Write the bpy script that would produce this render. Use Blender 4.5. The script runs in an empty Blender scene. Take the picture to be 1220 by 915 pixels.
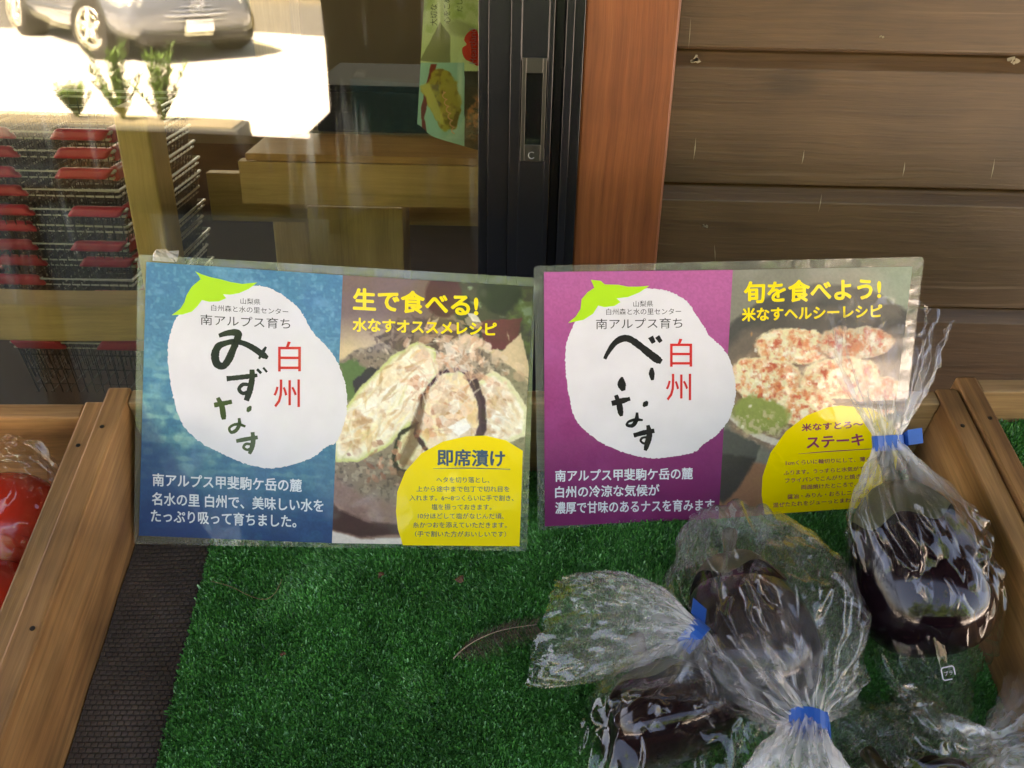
import bpy, math, random
import numpy as np
from mathutils import Vector, Matrix

SC = bpy.context.scene
COL = SC.collection
R = math.radians
rng = np.random.default_rng(7)
random.seed(7)

# ------------------------------------------------------------------ camera, sky, sun, exposure
CAM = np.array([0.0, 0.0, 1.17])
FPX, PITCH, ROLL = 1072.56, R(27.2029), R(1.2409)
_F = np.array([0, math.cos(PITCH), -math.sin(PITCH)])
_R0 = np.array([1.0, 0, 0]); _U0 = np.array([0, math.sin(PITCH), math.cos(PITCH)])
_r = math.cos(ROLL)*_R0 + math.sin(ROLL)*_U0
_u = -math.sin(ROLL)*_R0 + math.cos(ROLL)*_U0
cam = bpy.data.cameras.new('camera'); cam_o = bpy.data.objects.new('camera', cam); COL.objects.link(cam_o)
cam.sensor_fit = 'HORIZONTAL'; cam.sensor_width = 36.0; cam.lens = 36.0*FPX/1220
cam.clip_start = 0.02; cam.clip_end = 500
cam_o.matrix_world = Matrix(((_r[0], _u[0], -_F[0], CAM[0]), (_r[1], _u[1], -_F[1], CAM[1]), (_r[2], _u[2], -_F[2], CAM[2]), (0, 0, 0, 1)))
SC.camera = cam_o

SUN_EL, SUN_AZ = R(52), R(-25)          # azimuth from +Y (behind the shop) towards +X
world = bpy.data.worlds.new('World'); SC.world = world; world.use_nodes = True
wn = world.node_tree; bg = wn.nodes['Background']
sky = wn.nodes.new('ShaderNodeTexSky'); sky.sky_type = 'NISHITA'; sky.sun_disc = False
sky.sun_elevation = SUN_EL; sky.sun_rotation = SUN_AZ; sky.dust_density = 2.0
wn.links.new(sky.outputs[0], bg.inputs[0]); bg.inputs[1].default_value = 0.065
sun = bpy.data.lights.new('sun', 'SUN'); sun.energy = 5.0; sun.angle = R(0.5); sun.color = (1.0, 0.95, 0.87)
sun_o = bpy.data.objects.new('sun', sun); COL.objects.link(sun_o)
_sd = Vector((math.sin(SUN_AZ)*math.cos(SUN_EL), math.cos(SUN_AZ)*math.cos(SUN_EL), math.sin(SUN_EL)))
sun_o.rotation_euler = _sd.to_track_quat('Z', 'Y').to_euler(); sun_o.location = (0, 0, 30)
SC.view_settings.view_transform = 'Standard'; SC.view_settings.look = 'None'
SC.view_settings.use_white_balance = True; SC.view_settings.white_balance_temperature = 8400; SC.view_settings.white_balance_tint = 24
SC.view_settings.exposure = 4.15; SC.view_settings.gamma = 1
SC.render.engine = 'CYCLES'
SC.cycles.transparent_max_bounces = 40; SC.cycles.max_bounces = 10; SC.cycles.glossy_bounces = 5
SC.cycles.use_denoising = True
SC.cycles.caustics_reflective = False; SC.cycles.caustics_refractive = False

# ------------------------------------------------------------------ geometry frames
def ray(x, y):
    return (x-610)/FPX*_r - (y-457.5)/FPX*_u + _F
PSI, TILT = R(2.4611), R(18.9353)
EX = np.array([math.cos(PSI), math.sin(PSI), 0])
_h = np.array([-math.sin(PSI), math.cos(PSI), 0]); _z = np.array([0, 0, 1.0])
ED = _h*math.cos(TILT) + _z*math.sin(TILT)
EN = -_h*math.sin(TILT) + _z*math.cos(TILT)
BO = np.array([-0.284344, 0.617559, -0.394512]) + CAM     # back left floor corner of the middle crate
BW, BH, BT = 0.61, 0.085, 0.0169
def B(x, d, n): return BO + x*EX + d*ED + n*EN
def P(px, py, n=0.0):            # a point n above the sloping crate floor
    v = ray(px, py); s = ((BO-CAM) @ EN + n)/(v @ EN); return CAM + v*s
def A(px, py, Y):                # a point on a plane parallel to the shop wall
    v = ray(px, py); return CAM + v*(Y/v[1])

# ------------------------------------------------------------------ mesh helpers
def link(o, parent=None):
    COL.objects.link(o)
    if parent is not None: o.parent = parent
    return o
def tag(o, label=None, cat=None, group=None, kind=None):
    for k, v in (('label', label), ('category', cat), ('group', group), ('kind', kind)):
        if v: o[k] = v
    return o
def empty(name, loc, label, cat, group=None):
    o = bpy.data.objects.new(name, None); COL.objects.link(o); o.location = [float(a) for a in loc]
    o.empty_display_size = 0.05
    return tag(o, label, cat, group)
def mesh_np(name, V, F, mat=None, parent=None, smooth=False, col=None, gc=None):
    """V (n,3) world coordinates; parent is an un-rotated Empty."""
    V = np.asarray(V, float)
    if parent is not None:
        p = parent; 
        while p is not None:
            V = V - np.array(p.location); p = p.parent
    me = bpy.data.meshes.new(name)
    if isinstance(F, np.ndarray):
        k = F.shape[1]; me.vertices.add(len(V)); me.vertices.foreach_set('co', V.astype(np.float32).ravel())
        me.loops.add(F.size); me.loops.foreach_set('vertex_index', F.astype(np.int32).ravel())
        me.polygons.add(len(F)); me.polygons.foreach_set('loop_start', np.arange(0, F.size, k, dtype=np.int32))
        me.update(calc_edges=True); me.validate()
    else:
        me.from_pydata([tuple(v) for v in V], [], F); me.update()
    if smooth: me.polygons.foreach_set('use_smooth', np.ones(len(me.polygons), bool))
    if col is not None:
        a = me.attributes.new('Col', 'FLOAT_COLOR', 'POINT'); c = np.ones((len(V), 4), np.float32); c[:, :3] = col
        a.data.foreach_set('color', c.ravel())
    if gc is not None:
        a = me.attributes.new('gc', 'FLOAT_VECTOR', 'POINT'); a.data.foreach_set('vector', np.asarray(gc, np.float32).ravel())
    if mat: me.materials.append(mat)
    o = bpy.data.objects.new(name, me); link(o, parent)
    return o
def bevel(o, w=0.002, seg=2):
    m = o.modifiers.new('bevel', 'BEVEL'); m.width = w; m.segments = seg; m.limit_method = 'ANGLE'
    return o

class MB:
    def __init__(s): s.v, s.f, s.g = [], [], []
    def add(s, V, F, G=None):
        b = len(s.v); s.v += [np.asarray(p, float) for p in V]; s.f += [tuple(i+b for i in f) for f in F]
        s.g += list(G) if G is not None else [np.zeros(3)]*len(V)
    def obox(s, o, ax, size, grain=0):
        """box with corner o, three unit axes, three sizes; grain = axis index the wood grain follows"""
        off = rng.random(3)*np.array([3, 1, 1]); V, G = [], []
        order = [grain]+[i for i in range(3) if i != grain]
        for k in range(2):
            for j in range(2):
                for i in range(2):
                    t = np.array([i*size[0], j*size[1], k*size[2]])
                    V.append(np.asarray(o)+t[0]*ax[0]+t[1]*ax[1]+t[2]*ax[2]); G.append(t[order]+off)
        s.add(V, [(0, 2, 3, 1), (4, 5, 7, 6), (0, 1, 5, 4), (2, 6, 7, 3), (0, 4, 6, 2), (1, 3, 7, 5)], G)
        return s
    def box(s, x0, x1, y0, y1, z0, z1, grain=0):
        return s.obox((x0, y0, z0), np.eye(3), (x1-x0, y1-y0, z1-z0), grain)
    def bbox(s, x0, x1, d0, d1, n0, n1, grain=0):      # in the crate's frame
        return s.obox(B(x0, d0, n0), (EX, ED, EN), (x1-x0, d1-d0, n1-n0), grain)
    def tube(s, pts, r, k=6, closed=False):
        pts = [np.asarray(p, float) for p in pts]; n = len(pts); b = len(s.v)
        rr = r if hasattr(r, '__len__') else [r]*n; up = None
        for i, p in enumerate(pts):
            t = (pts[(i+1) % n]-pts[i-1]) if closed else (pts[min(i+1, n-1)]-pts[max(i-1, 0)])
            t = t/(np.linalg.norm(t)+1e-12)
            if up is None: up = np.cross(t, [0.3, 0.2, 0.93])
            up = up-t*(up@t); up = up/(np.linalg.norm(up)+1e-12); w = np.cross(t, up)
            for a in range(k):
                c = 2*math.pi*a/k; s.v.append(p+rr[i]*(math.cos(c)*up+math.sin(c)*w)); s.g.append(np.zeros(3))
        for i in range(n if closed else n-1):
            j = (i+1) % n
            for a in range(k):
                c = (a+1) % k; s.f.append((b+i*k+a, b+i*k+c, b+j*k+c, b+j*k+a))
        if not closed:
            s.f.append(tuple(b+a for a in range(k))[::-1]); s.f.append(tuple(b+(n-1)*k+a for a in range(k)))
        return s
    def build(s, name, mat, parent=None, smooth=False, bev=0):
        o = mesh_np(name, np.array(s.v), s.f, mat, parent, smooth, gc=np.array(s.g))
        if bev: bevel(o, bev)
        return o

def catmull(pts, m):
    pts = np.asarray(pts, float); n = len(pts); out = []
    t = np.linspace(0, n-1-1e-9, m)
    for a in t:
        i = int(a); f = a-i
        p0, p1, p2, p3 = pts[max(i-1, 0)], pts[i], pts[min(i+1, n-1)], pts[min(i+2, n-1)]
        out.append(0.5*((2*p1)+(-p0+p2)*f+(2*p0-5*p1+4*p2-p3)*f*f+(-p0+3*p1-3*p2+p3)*f**3))
    return np.array(out)
def catmull_closed(pts, m):
    pts = np.asarray(pts, float); e = np.concatenate([pts[-2:], pts, pts[:3]]); out = []
    for a in np.linspace(0, len(pts), m, endpoint=False):
        i = int(a); f = a-i; p0, p1, p2, p3 = e[i+1], e[i+2], e[i+3], e[i+4]
        out.append(0.5*((2*p1)+(-p0+p2)*f+(2*p0-5*p1+4*p2-p3)*f*f+(-p0+3*p1-3*p2+p3)*f**3))
    return np.array(out)
def srgb(c): 
    c = np.asarray(c, float)/255.0
    return np.where(c <= 0.04045, c/12.92, ((c+0.055)/1.055)**2.4)

# ------------------------------------------------------------------ materials
def new_mat(name):
    m = bpy.data.materials.new(name); m.use_nodes = True; nt = m.node_tree
    return m, nt, nt.nodes['Principled BSDF']
def N(nt, t, **kw):
    n = nt.nodes.new(t)
    for k, v in kw.items():
        if k in n.inputs: n.inputs[k].default_value = v
        else: setattr(n, k, v)
    return n
def plain(name, c, rough=0.5, metal=0.0, spec=0.5, bump=0.0, bscale=400, coat=0.0, var=0.0, vscale=30):
    m, nt, p = new_mat(name)
    p.inputs['Base Color'].default_value = (*c, 1); p.inputs['Roughness'].default_value = rough
    p.inputs['Metallic'].default_value = metal; p.inputs['Specular IOR Level'].default_value = spec
    p.inputs['Coat Weight'].default_value = coat
    if bump or var:
        tc = N(nt, 'ShaderNodeTexCoord')
        if bump:
            n = N(nt, 'ShaderNodeTexNoise', Scale=bscale, Detail=4.0); nt.links.new(tc.outputs['Object'], n.inputs['Vector'])
            b = N(nt, 'ShaderNodeBump', Strength=bump, Distance=0.002); nt.links.new(n.outputs[0], b.inputs['Height'])
            nt.links.new(b.outputs[0], p.inputs['Normal'])
        if var:
            n = N(nt, 'ShaderNodeTexNoise', Scale=vscale, Detail=5.0); nt.links.new(tc.outputs['Object'], n.inputs['Vector'])
            r = N(nt, 'ShaderNodeValToRGB'); r.color_ramp.elements[0].position = .3; r.color_ramp.elements[1].position = .7
            r.color_ramp.elements[0].color = (*[x*(1-var) for x in c], 1); r.color_ramp.elements[1].color = (*[min(1, x*(1+var)) for x in c], 1)
            nt.links.new(n.outputs[0], r.inputs[0]); nt.links.new(r.outputs[0], p.inputs['Base Color'])
    return m
def wood(name, dark, mid, light, rough=0.6, streak=1.0, blotch=0.5, bump=0.25, ring=26, knots=0.0, spec=0.35, lines=0.0):
    """grain runs along the x of the 'gc' attribute (board-local metres)"""
    m, nt, p = new_mat(name); L = nt.links.new
    at = N(nt, 'ShaderNodeAttribute', attribute_name='gc')
    wob = N(nt, 'ShaderNodeTexNoise', Scale=5.0, Detail=2.0); L(at.outputs['Vector'], wob.inputs['Vector'])
    mp = N(nt, 'ShaderNodeMapping'); mp.inputs['Scale'].default_value = (1.6, ring, ring); 
    add = N(nt, 'ShaderNodeVectorMath', operation='MULTIPLY_ADD'); add.inputs[1].default_value = (0.0, .014, .014)
    L(wob.outputs['Color'], add.inputs[0]); L(at.outputs['Vector'], add.inputs[2]); L(add.outputs[0], mp.inputs[0])
    n1 = N(nt, 'ShaderNodeTexNoise', Scale=1.0, Detail=7.0, Roughness=0.68, Distortion=0.35); L(mp.outputs[0], n1.inputs['Vector'])
    mp2 = N(nt, 'ShaderNodeMapping'); mp2.inputs['Scale'].default_value = (9, 260, 260); L(add.outputs[0], mp2.inputs[0])
    n2 = N(nt, 'ShaderNodeTexNoise', Scale=1.0, Detail=3.0, Roughness=0.7); L(mp2.outputs[0], n2.inputs['Vector'])
    cr = N(nt, 'ShaderNodeValToRGB'); e = cr.color_ramp.elements
    e[0].position = .33; e[0].color = (*dark, 1); e[1].position = .68; e[1].color = (*light, 1)
    k = e.new(.5); k.color = (*mid, 1); L(n1.outputs[0], cr.inputs[0])
    n3 = N(nt, 'ShaderNodeTexNoise', Scale=9.0, Detail=4.0); L(at.outputs['Vector'], n3.inputs['Vector'])
    mr = N(nt, 'ShaderNodeMapRange'); mr.inputs[1].default_value = .35; mr.inputs[2].default_value = .65
    mr.inputs[3].default_value = 1-blotch*.55; mr.inputs[4].default_value = 1+blotch*.3; L(n3.outputs[0], mr.inputs[0])
    mr2 = N(nt, 'ShaderNodeMapRange'); mr2.inputs[1].default_value = .3; mr2.inputs[2].default_value = .7
    mr2.inputs[3].default_value = 1-.3*streak; mr2.inputs[4].default_value = 1+.22*streak; L(n2.outputs[0], mr2.inputs[0])
    mu = N(nt, 'ShaderNodeMath', operation='MULTIPLY'); L(mr.outputs[0], mu.inputs[0]); L(mr2.outputs[0], mu.inputs[1])
    last = mu
    if knots:
        mpk = N(nt, 'ShaderNodeMapping'); mpk.inputs['Scale'].default_value = (5.0, 13, 13); L(at.outputs['Vector'], mpk.inputs[0])
        vo = N(nt, 'ShaderNodeTexVoronoi', Scale=1.0); L(mpk.outputs[0], vo.inputs['Vector'])
        mk = N(nt, 'ShaderNodeMapRange'); mk.inputs[1].default_value = .06; mk.inputs[2].default_value = .2
        mk.inputs[3].default_value = 1-knots; mk.inputs[4].default_value = 1; L(vo.outputs['Distance'], mk.inputs[0])
        mu2 = N(nt, 'ShaderNodeMath', operation='MULTIPLY'); L(mu.outputs[0], mu2.inputs[0]); L(mk.outputs[0], mu2.inputs[1]); last = mu2
    vm = N(nt, 'ShaderNodeVectorMath', operation='SCALE'); L(cr.outputs[0], vm.inputs[0]); L(last.outputs[0], vm.inputs['Scale'])
    fin = vm.outputs[0]
    if lines:        # pale raised grain where the stain has worn
        ml = N(nt, 'ShaderNodeMapping'); ml.inputs['Scale'].default_value = (2.2, 150, 150); L(add.outputs[0], ml.inputs[0])
        nl = N(nt, 'ShaderNodeTexNoise', Scale=1.0, Detail=2.0, Distortion=.4); L(ml.outputs[0], nl.inputs['Vector'])
        r1 = N(nt, 'ShaderNodeMapRange'); r1.inputs[1].default_value = .60; r1.inputs[2].default_value = .68; L(nl.outputs[0], r1.inputs[0])
        nm = N(nt, 'ShaderNodeTexNoise', Scale=4.0, Detail=2.0); L(at.outputs['Vector'], nm.inputs['Vector'])
        r2 = N(nt, 'ShaderNodeMapRange'); r2.inputs[1].default_value = .42; r2.inputs[2].default_value = .65; r2.inputs[4].default_value = lines; L(nm.outputs[0], r2.inputs[0])
        mf = N(nt, 'ShaderNodeMath', operation='MULTIPLY'); L(r1.outputs[0], mf.inputs[0]); L(r2.outputs[0], mf.inputs[1])
        mc_ = N(nt, 'ShaderNodeMix'); mc_.data_type = 'RGBA'; L(mf.outputs[0], mc_.inputs[0]); L(vm.outputs[0], mc_.inputs[6]); mc_.inputs[7].default_value = (.26, .17, .10, 1); fin = mc_.outputs[2]
    L(fin, p.inputs['Base Color'])
    p.inputs['Roughness'].default_value = rough; p.inputs['Specular IOR Level'].default_value = spec
    b = N(nt, 'ShaderNodeBump', Strength=bump, Distance=0.001); L(n2.outputs[0], b.inputs['Height']); L(b.outputs[0], p.inputs['Normal'])
    return m
def fresnel(nt, ior, normal=None):
    # the same mirror share seen from either side of a thin sheet
    geo = N(nt, 'ShaderNodeNewGeometry'); mx = N(nt, 'ShaderNodeMapRange'); mx.inputs[3].default_value = ior; mx.inputs[4].default_value = 1/ior
    nt.links.new(geo.outputs['Backfacing'], mx.inputs[0]); fr = N(nt, 'ShaderNodeFresnel'); nt.links.new(mx.outputs[0], fr.inputs['IOR'])
    if normal is not None: nt.links.new(normal, fr.inputs['Normal'])
    return fr
def film(name, ior=1.6, rough=0.06, haze=0.03, tint=(1, 1, 1), bump=0.3, bscale=60, hazecol=(.8, .8, .8), gather=0.0):
    """thin clear plastic: light passes straight through, a Fresnel share is mirrored, a little is scattered"""
    m, nt, p = new_mat(name); L = nt.links.new; nt.nodes.remove(p); out = nt.nodes['Material Output']
    tc = N(nt, 'ShaderNodeTexCoord'); n = N(nt, 'ShaderNodeTexNoise', Scale=bscale, Detail=2.0); L(tc.outputs['Object'], n.inputs['Vector'])
    b = N(nt, 'ShaderNodeBump', Strength=bump, Distance=0.004); L(n.outputs[0], b.inputs['Height'])
    fr = fresnel(nt, ior, b.outputs[0])
    t = N(nt, 'ShaderNodeBsdfTransparent'); t.inputs[0].default_value = (*tint, 1)
    g = N(nt, 'ShaderNodeBsdfGlossy', Roughness=rough); L(b.outputs[0], g.inputs['Normal'])
    d = N(nt, 'ShaderNodeBsdfDiffuse'); d.inputs[0].default_value = (*hazecol, 1)
    tl = N(nt, 'ShaderNodeBsdfTranslucent'); tl.inputs[0].default_value = (*hazecol, 1)
    dm = N(nt, 'ShaderNodeMixShader', Fac=0.4); L(d.outputs[0], dm.inputs[1]); L(tl.outputs[0], dm.inputs[2])
    m1 = N(nt, 'ShaderNodeMixShader', Fac=haze)
    if gather:
        at = N(nt, 'ShaderNodeAttribute', attribute_name='gather'); ma = N(nt, 'ShaderNodeMath', operation='MULTIPLY_ADD'); ma.inputs[1].default_value = gather; ma.inputs[2].default_value = haze
        L(at.outputs['Fac'], ma.inputs[0]); L(ma.outputs[0], m1.inputs[0])
    L(t.outputs[0], m1.inputs[1]); L(dm.outputs[0], m1.inputs[2])
    m2 = N(nt, 'ShaderNodeMixShader'); L(fr.outputs[0], m2.inputs[0]); L(m1.outputs[0], m2.inputs[1]); L(g.outputs[0], m2.inputs[2])
    L(m2.outputs[0], out.inputs['Surface'])
    return m
def colmat(name, rough=0.5, spec=0.3):
    m, nt, p = new_mat(name); at = N(nt, 'ShaderNodeAttribute', attribute_name='Col')
    nt.links.new(at.outputs['Color'], p.inputs['Base Color']); p.inputs['Roughness'].default_value = rough
    p.inputs['Specular IOR Level'].default_value = spec
    return m

M = {}
M['crate'] = wood('weathered_cedar', (.18, .076, .026), (.33, .155, .054), (.44, .235, .095), rough=.62, blotch=.75, knots=.5, ring=22)
M['crate_dull'] = wood('aged_cedar', (.10, .043, .018), (.19, .09, .038), (.28, .15, .07), rough=.68, blotch=.9, knots=.5)
M['crate_pale'] = wood('pale_cedar', (.26, .14, .06), (.40, .24, .11), (.52, .33, .16), rough=.6, blotch=.4)
M['post'] = wood('red_stained_wood', (.18, .045, .012), (.245, .066, .018), (.30, .088, .026), rough=.42, blotch=.3, streak=.6, bump=.2, ring=80, spec=.5)
M['siding'] = wood('brown_stained_siding', (.080, .039, .014), (.098, .049, .018), (.118, .062, .025), rough=.46, lines=.4, blotch=.3, streak=.7, bump=.5, ring=45, knots=.35, spec=.45)
M['pine'] = wood('pale_pine', (.40, .27, .11), (.49, .34, .145), (.58, .41, .185), rough=.55, blotch=.25, streak=.5)
M['pine_brown'] = wood('orange_pine', (.32, .17, .06), (.41, .225, .08), (.48, .27, .10), rough=.5, blotch=.3, streak=.5)
M['dark_wood'] = wood('dark_wood', (.02, .012, .008), (.035, .02, .012), (.05, .03, .018), rough=.6)
M['black_metal'] = plain('black_anodised_aluminium', (.010, .0105, .012), .24, metal=.0, spec=.55, bump=.02, bscale=900)
M['handle_metal'] = plain('dark_bronze_metal', (.075, .07, .06), .35, metal=.8)
M['black'] = plain('matt_black', (.010, .010, .009), .8, spec=.15)
M['paper'] = plain('white_paper', (.73, .71, .75), .55, var=.04, vscale=40)
M['film'] = film('laminate_film', 1.40, .05, .0, bump=.30, bscale=14)
M['film_edge'] = film('laminate_border', 1.5, .10, .12, bump=.5, bscale=45, hazecol=(.62, .72, .62))
M['bag'] = film('cellophane', 1.55, .03, .003, bump=.10, bscale=50, gather=.5)
M['tape_clear'] = film('clear_tape', 1.7, .15, .35, bump=.6, bscale=200, hazecol=(.8, .76, .68))
M['blue_tape'] = plain('blue_tape', (.002, .085, .36), .4, spec=.5, bump=.08, bscale=500)
M['printed'] = colmat('printed_ink')
def ink(name, c): return plain(name, srgb(c), .5, spec=.3)
M['yellow'] = ink('yellow_ink', (255, 222, 6)); M['title_yellow'] = ink('bright_yellow_ink', (255, 224, 14))
M['leaf_ink'] = ink('lime_ink', (168, 222, 38)); M['brush'] = ink('dark_green_ink', (10, 26, 16)); M['brush_olive'] = ink('olive_ink', (48, 70, 26))
M['brush_black'] = ink('black_ink', (12, 14, 14)); M['red_ink'] = ink('red_ink', (214, 34, 34)); M['grey_ink'] = ink('grey_ink', (40, 40, 42))
M['white_ink'] = ink('white_ink', (222, 230, 238)); M['blue_ink'] = ink('blue_ink', (44, 74, 110)); M['purple_ink'] = ink('purple_ink', (140, 40, 90))

# ------------------------------------------------------------------ structure: ground, pavement, shop shell
GZ = -0.33          # the yard lies a step below the shop's porch
def sheet(name, x0, x1, y0, y1, z, mat, n=1):
    return mesh_np(name, [(x0, y0, z), (x1, y0, z), (x1, y1, z), (x0, y1, z)], [(0, 1, 2, 3)], mat)
M['soil'] = plain('dry_ground', (.16, .14, .10), .9, var=.3, vscale=2)
M['paving'] = plain('pale_concrete', (.62, .60, .55), .85, bump=.3, bscale=60, var=.12, vscale=3)
M['asphalt'] = plain('asphalt', (.10, .10, .10), .9, bump=.4, bscale=120, var=.15, vscale=4)
tag(sheet('ground', -150, 150, -150, 150, GZ-0.004, M['soil']), kind='structure')
tag(sheet('pavement', -14, 14, -11.5, -2.66, GZ, M['paving']), kind='structure')
M['porch'] = plain('porch_shade_dark', (.016, .014, .012), .6, var=.25, vscale=9)  # near-black base colour puts shade on the ground mirrored in the door
mb = MB(); mb.box(-5.5, 5.5, -2.62, 5.3, GZ, 0.0); tag(mb.build('porch_floor', M['porch'], None, bev=.01), kind='structure')
tag(sheet('road', -60, 60, -16.5, -11.5, GZ, M['asphalt']), kind='structure')
M['shop_floor'] = plain('brown_floor', (.03, .015, .008), .8, spec=.08, var=.2, vscale=8)
tag(sheet('floor', -3.4, 3.4, 1.12, 5.2, 0.004, M['shop_floor']), kind='structure')

WALL_Y = 1.06
# lapped board wall right of the post
bw = empty('board_wall', (1.9, WALL_Y, 0), 'brown stained horizontal board wall right of the reddish wooden post', 'wall')
mb = MB(); z_seam = 1.17-0.1206; pitch = 0.151; x0, x1 = 0.1735, 3.4
k0 = int(z_seam/pitch)
z = z_seam-(k0+1)*pitch
while z < 2.7:
    zb, zt = max(z, 0.0), z+pitch
    off = np.array([rng.random()*4, rng.random()*2, rng.random()*2])
    prof = [(WALL_Y+.03, zb), (WALL_Y, zb), (WALL_Y, zt-.021), (WALL_Y+.0105, zt-.005), (WALL_Y+.014, zt-.0035), (WALL_Y+.014, zt), (WALL_Y+.03, zt)]
    V, G = [], []
    for x in (x0, x1):
        for (y, zz) in prof: V.append((x, y, zz)); G.append(np.array([x, zz, y])+off)
    n = len(prof)
    Fc = [(i, (i+1) % n, n+(i+1) % n, n+i) for i in range(n)]+[tuple(range(n))[::-1], tuple(range(n, 2*n))]
    mb.add(V, Fc, G); z += pitch
mb.build('boards', M['siding'], bw, bev=.0012)
M['scar'] = plain('pale_scratch', (.34, .27, .17), .8)
mb = MB()
for (xa, ya, xb, yb, w) in [(829, 163, 826, 191, 1.6), (958, 178, 955, 196, 1.5), (1078, 192, 1075, 211, 1.6), (1185, 188, 1180, 214, 1.5), (979, 230, 975, 253, 1.2), (851, 290, 852, 312, 1.0), (823, 20, 820, 60, .8)]:
    p, q = A(xa, ya, WALL_Y), A(xb, yb, WALL_Y); p[1] = q[1] = WALL_Y-.0006
    s = .0009*w*.5; m_ = (p+q)/2+np.array([s*.6, 0, 0])
    mb.add([p, m_+[s, 0, 0], q, m_-[s, 0, 0]], [(0, 1, 2, 3)])
mb.build('scratch_marks', M['scar'], bw)
mb = MB()
for (cx, cy, rr) in [(829, 71, 8), (1207, 73, 9), (841, 269, 5), (1050, 44, 4)]:
    for _ in range(9):
        a = rng.random()*6.28; d = rng.random()*rr*.7; c = A(cx+d*math.cos(a), cy+d*math.sin(a)*.7, WALL_Y-.002); c[1] = WALL_Y-.0008 
        s = .0009*rr*rng.uniform(.12, .4)
        mb.add([c+np.array([s*math.cos(t)*rng.uniform(.6, 1.3), 0, s*math.sin(t)*rng.uniform(.5, 1.1)]) for t in np.linspace(0, 5.4, 7)], [tuple(range(7))])
mb.build('paint_spots', M['scar'], bw)

# post
po = empty('wooden_post', (.12, 1.08, 0), 'reddish brown square wooden post between black door frame and board wall', 'post')
mb = MB(); mb.box(.0695, .1705, 1.03, 1.131, 0.0, 2.7, grain=2); mb.build('shaft', M['post'], po, bev=.003)

# shop shell (walls left of the door, over it, interior) and roof
sb = empty('shop_building', (0, 3, 0), 'timber shop with a deep roof over the display', 'building')
M['plaster'] = plain('tan_plaster', (.20, .14, .08), .8, var=.1, vscale=5)
mb = MB()
mb.box(-3.4, -1.05, 1.03, 1.12, 0, .5); mb.box(-3.4, -1.05, 1.03, 1.12, 2.02, 2.7); mb.box(-3.4, -3.2, 1.03, 1.12, .501, 2.019); mb.box(-1.05, .0695, 1.03, 1.12, 2.02, 2.7)  # wide opening left of the door added to brighten the interior
mb.build('front_wall', M['dark_wood'], sb)
mb = MB(); mb.box(-3.5, -3.401, 1.03, 5.3, 0, .7); mb.box(-3.5, -3.401, 1.03, 5.3, 2.3, 2.7); mb.box(-3.5, -3.401, 4.7, 5.3, .701, 2.299); mb.box(3.401, 3.5, 1.13, 5.3, 0, 2.7); mb.box(-3.4, -3.0, 5.2, 5.3, 0, 2.7); mb.box(-3.0, 2.4, 5.2, 5.3, 0, 1.05); mb.box(-3.0, 2.4, 5.2, 5.3, 2.3, 2.7); mb.box(2.4, 3.4, 5.2, 5.3, 0, 2.7); mb.box(-3.5, 3.5, 1.135, 5.3, 2.702, 2.78)  # openings in left and back walls added to let daylight in
mb.build('inner_wall', M['plaster'], sb)
mb = MB()
for s in (0, 1):
    V = [(-4.2, -1.1, 2.55), (4.2, -1.1, 2.55), (4.2, 3.2, 4.2), (-4.2, 3.2, 4.2)]
mb.add(V+[(a, b, c+.12) for a, b, c in V], [(3, 2, 1, 0), (4, 5, 6, 7), (0, 1, 5, 4), (1, 2, 6, 5), (2, 3, 7, 6), (3, 0, 4, 7)])
V = [(-4.2, 3.202, 4.2), (4.2, 3.202, 4.2), (4.2, 7.6, 2.75), (-4.2, 7.6, 2.75)]  # rear slope shaped long to keep sun out of the back opening
mb.add(V+[(a, b, c+.12) for a, b, c in V], [(3, 2, 1, 0), (4, 5, 6, 7), (0, 1, 5, 4), (1, 2, 6, 5), (2, 3, 7, 6), (3, 0, 4, 7)])
mb.build('roof', M['dark_wood'], sb)

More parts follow.
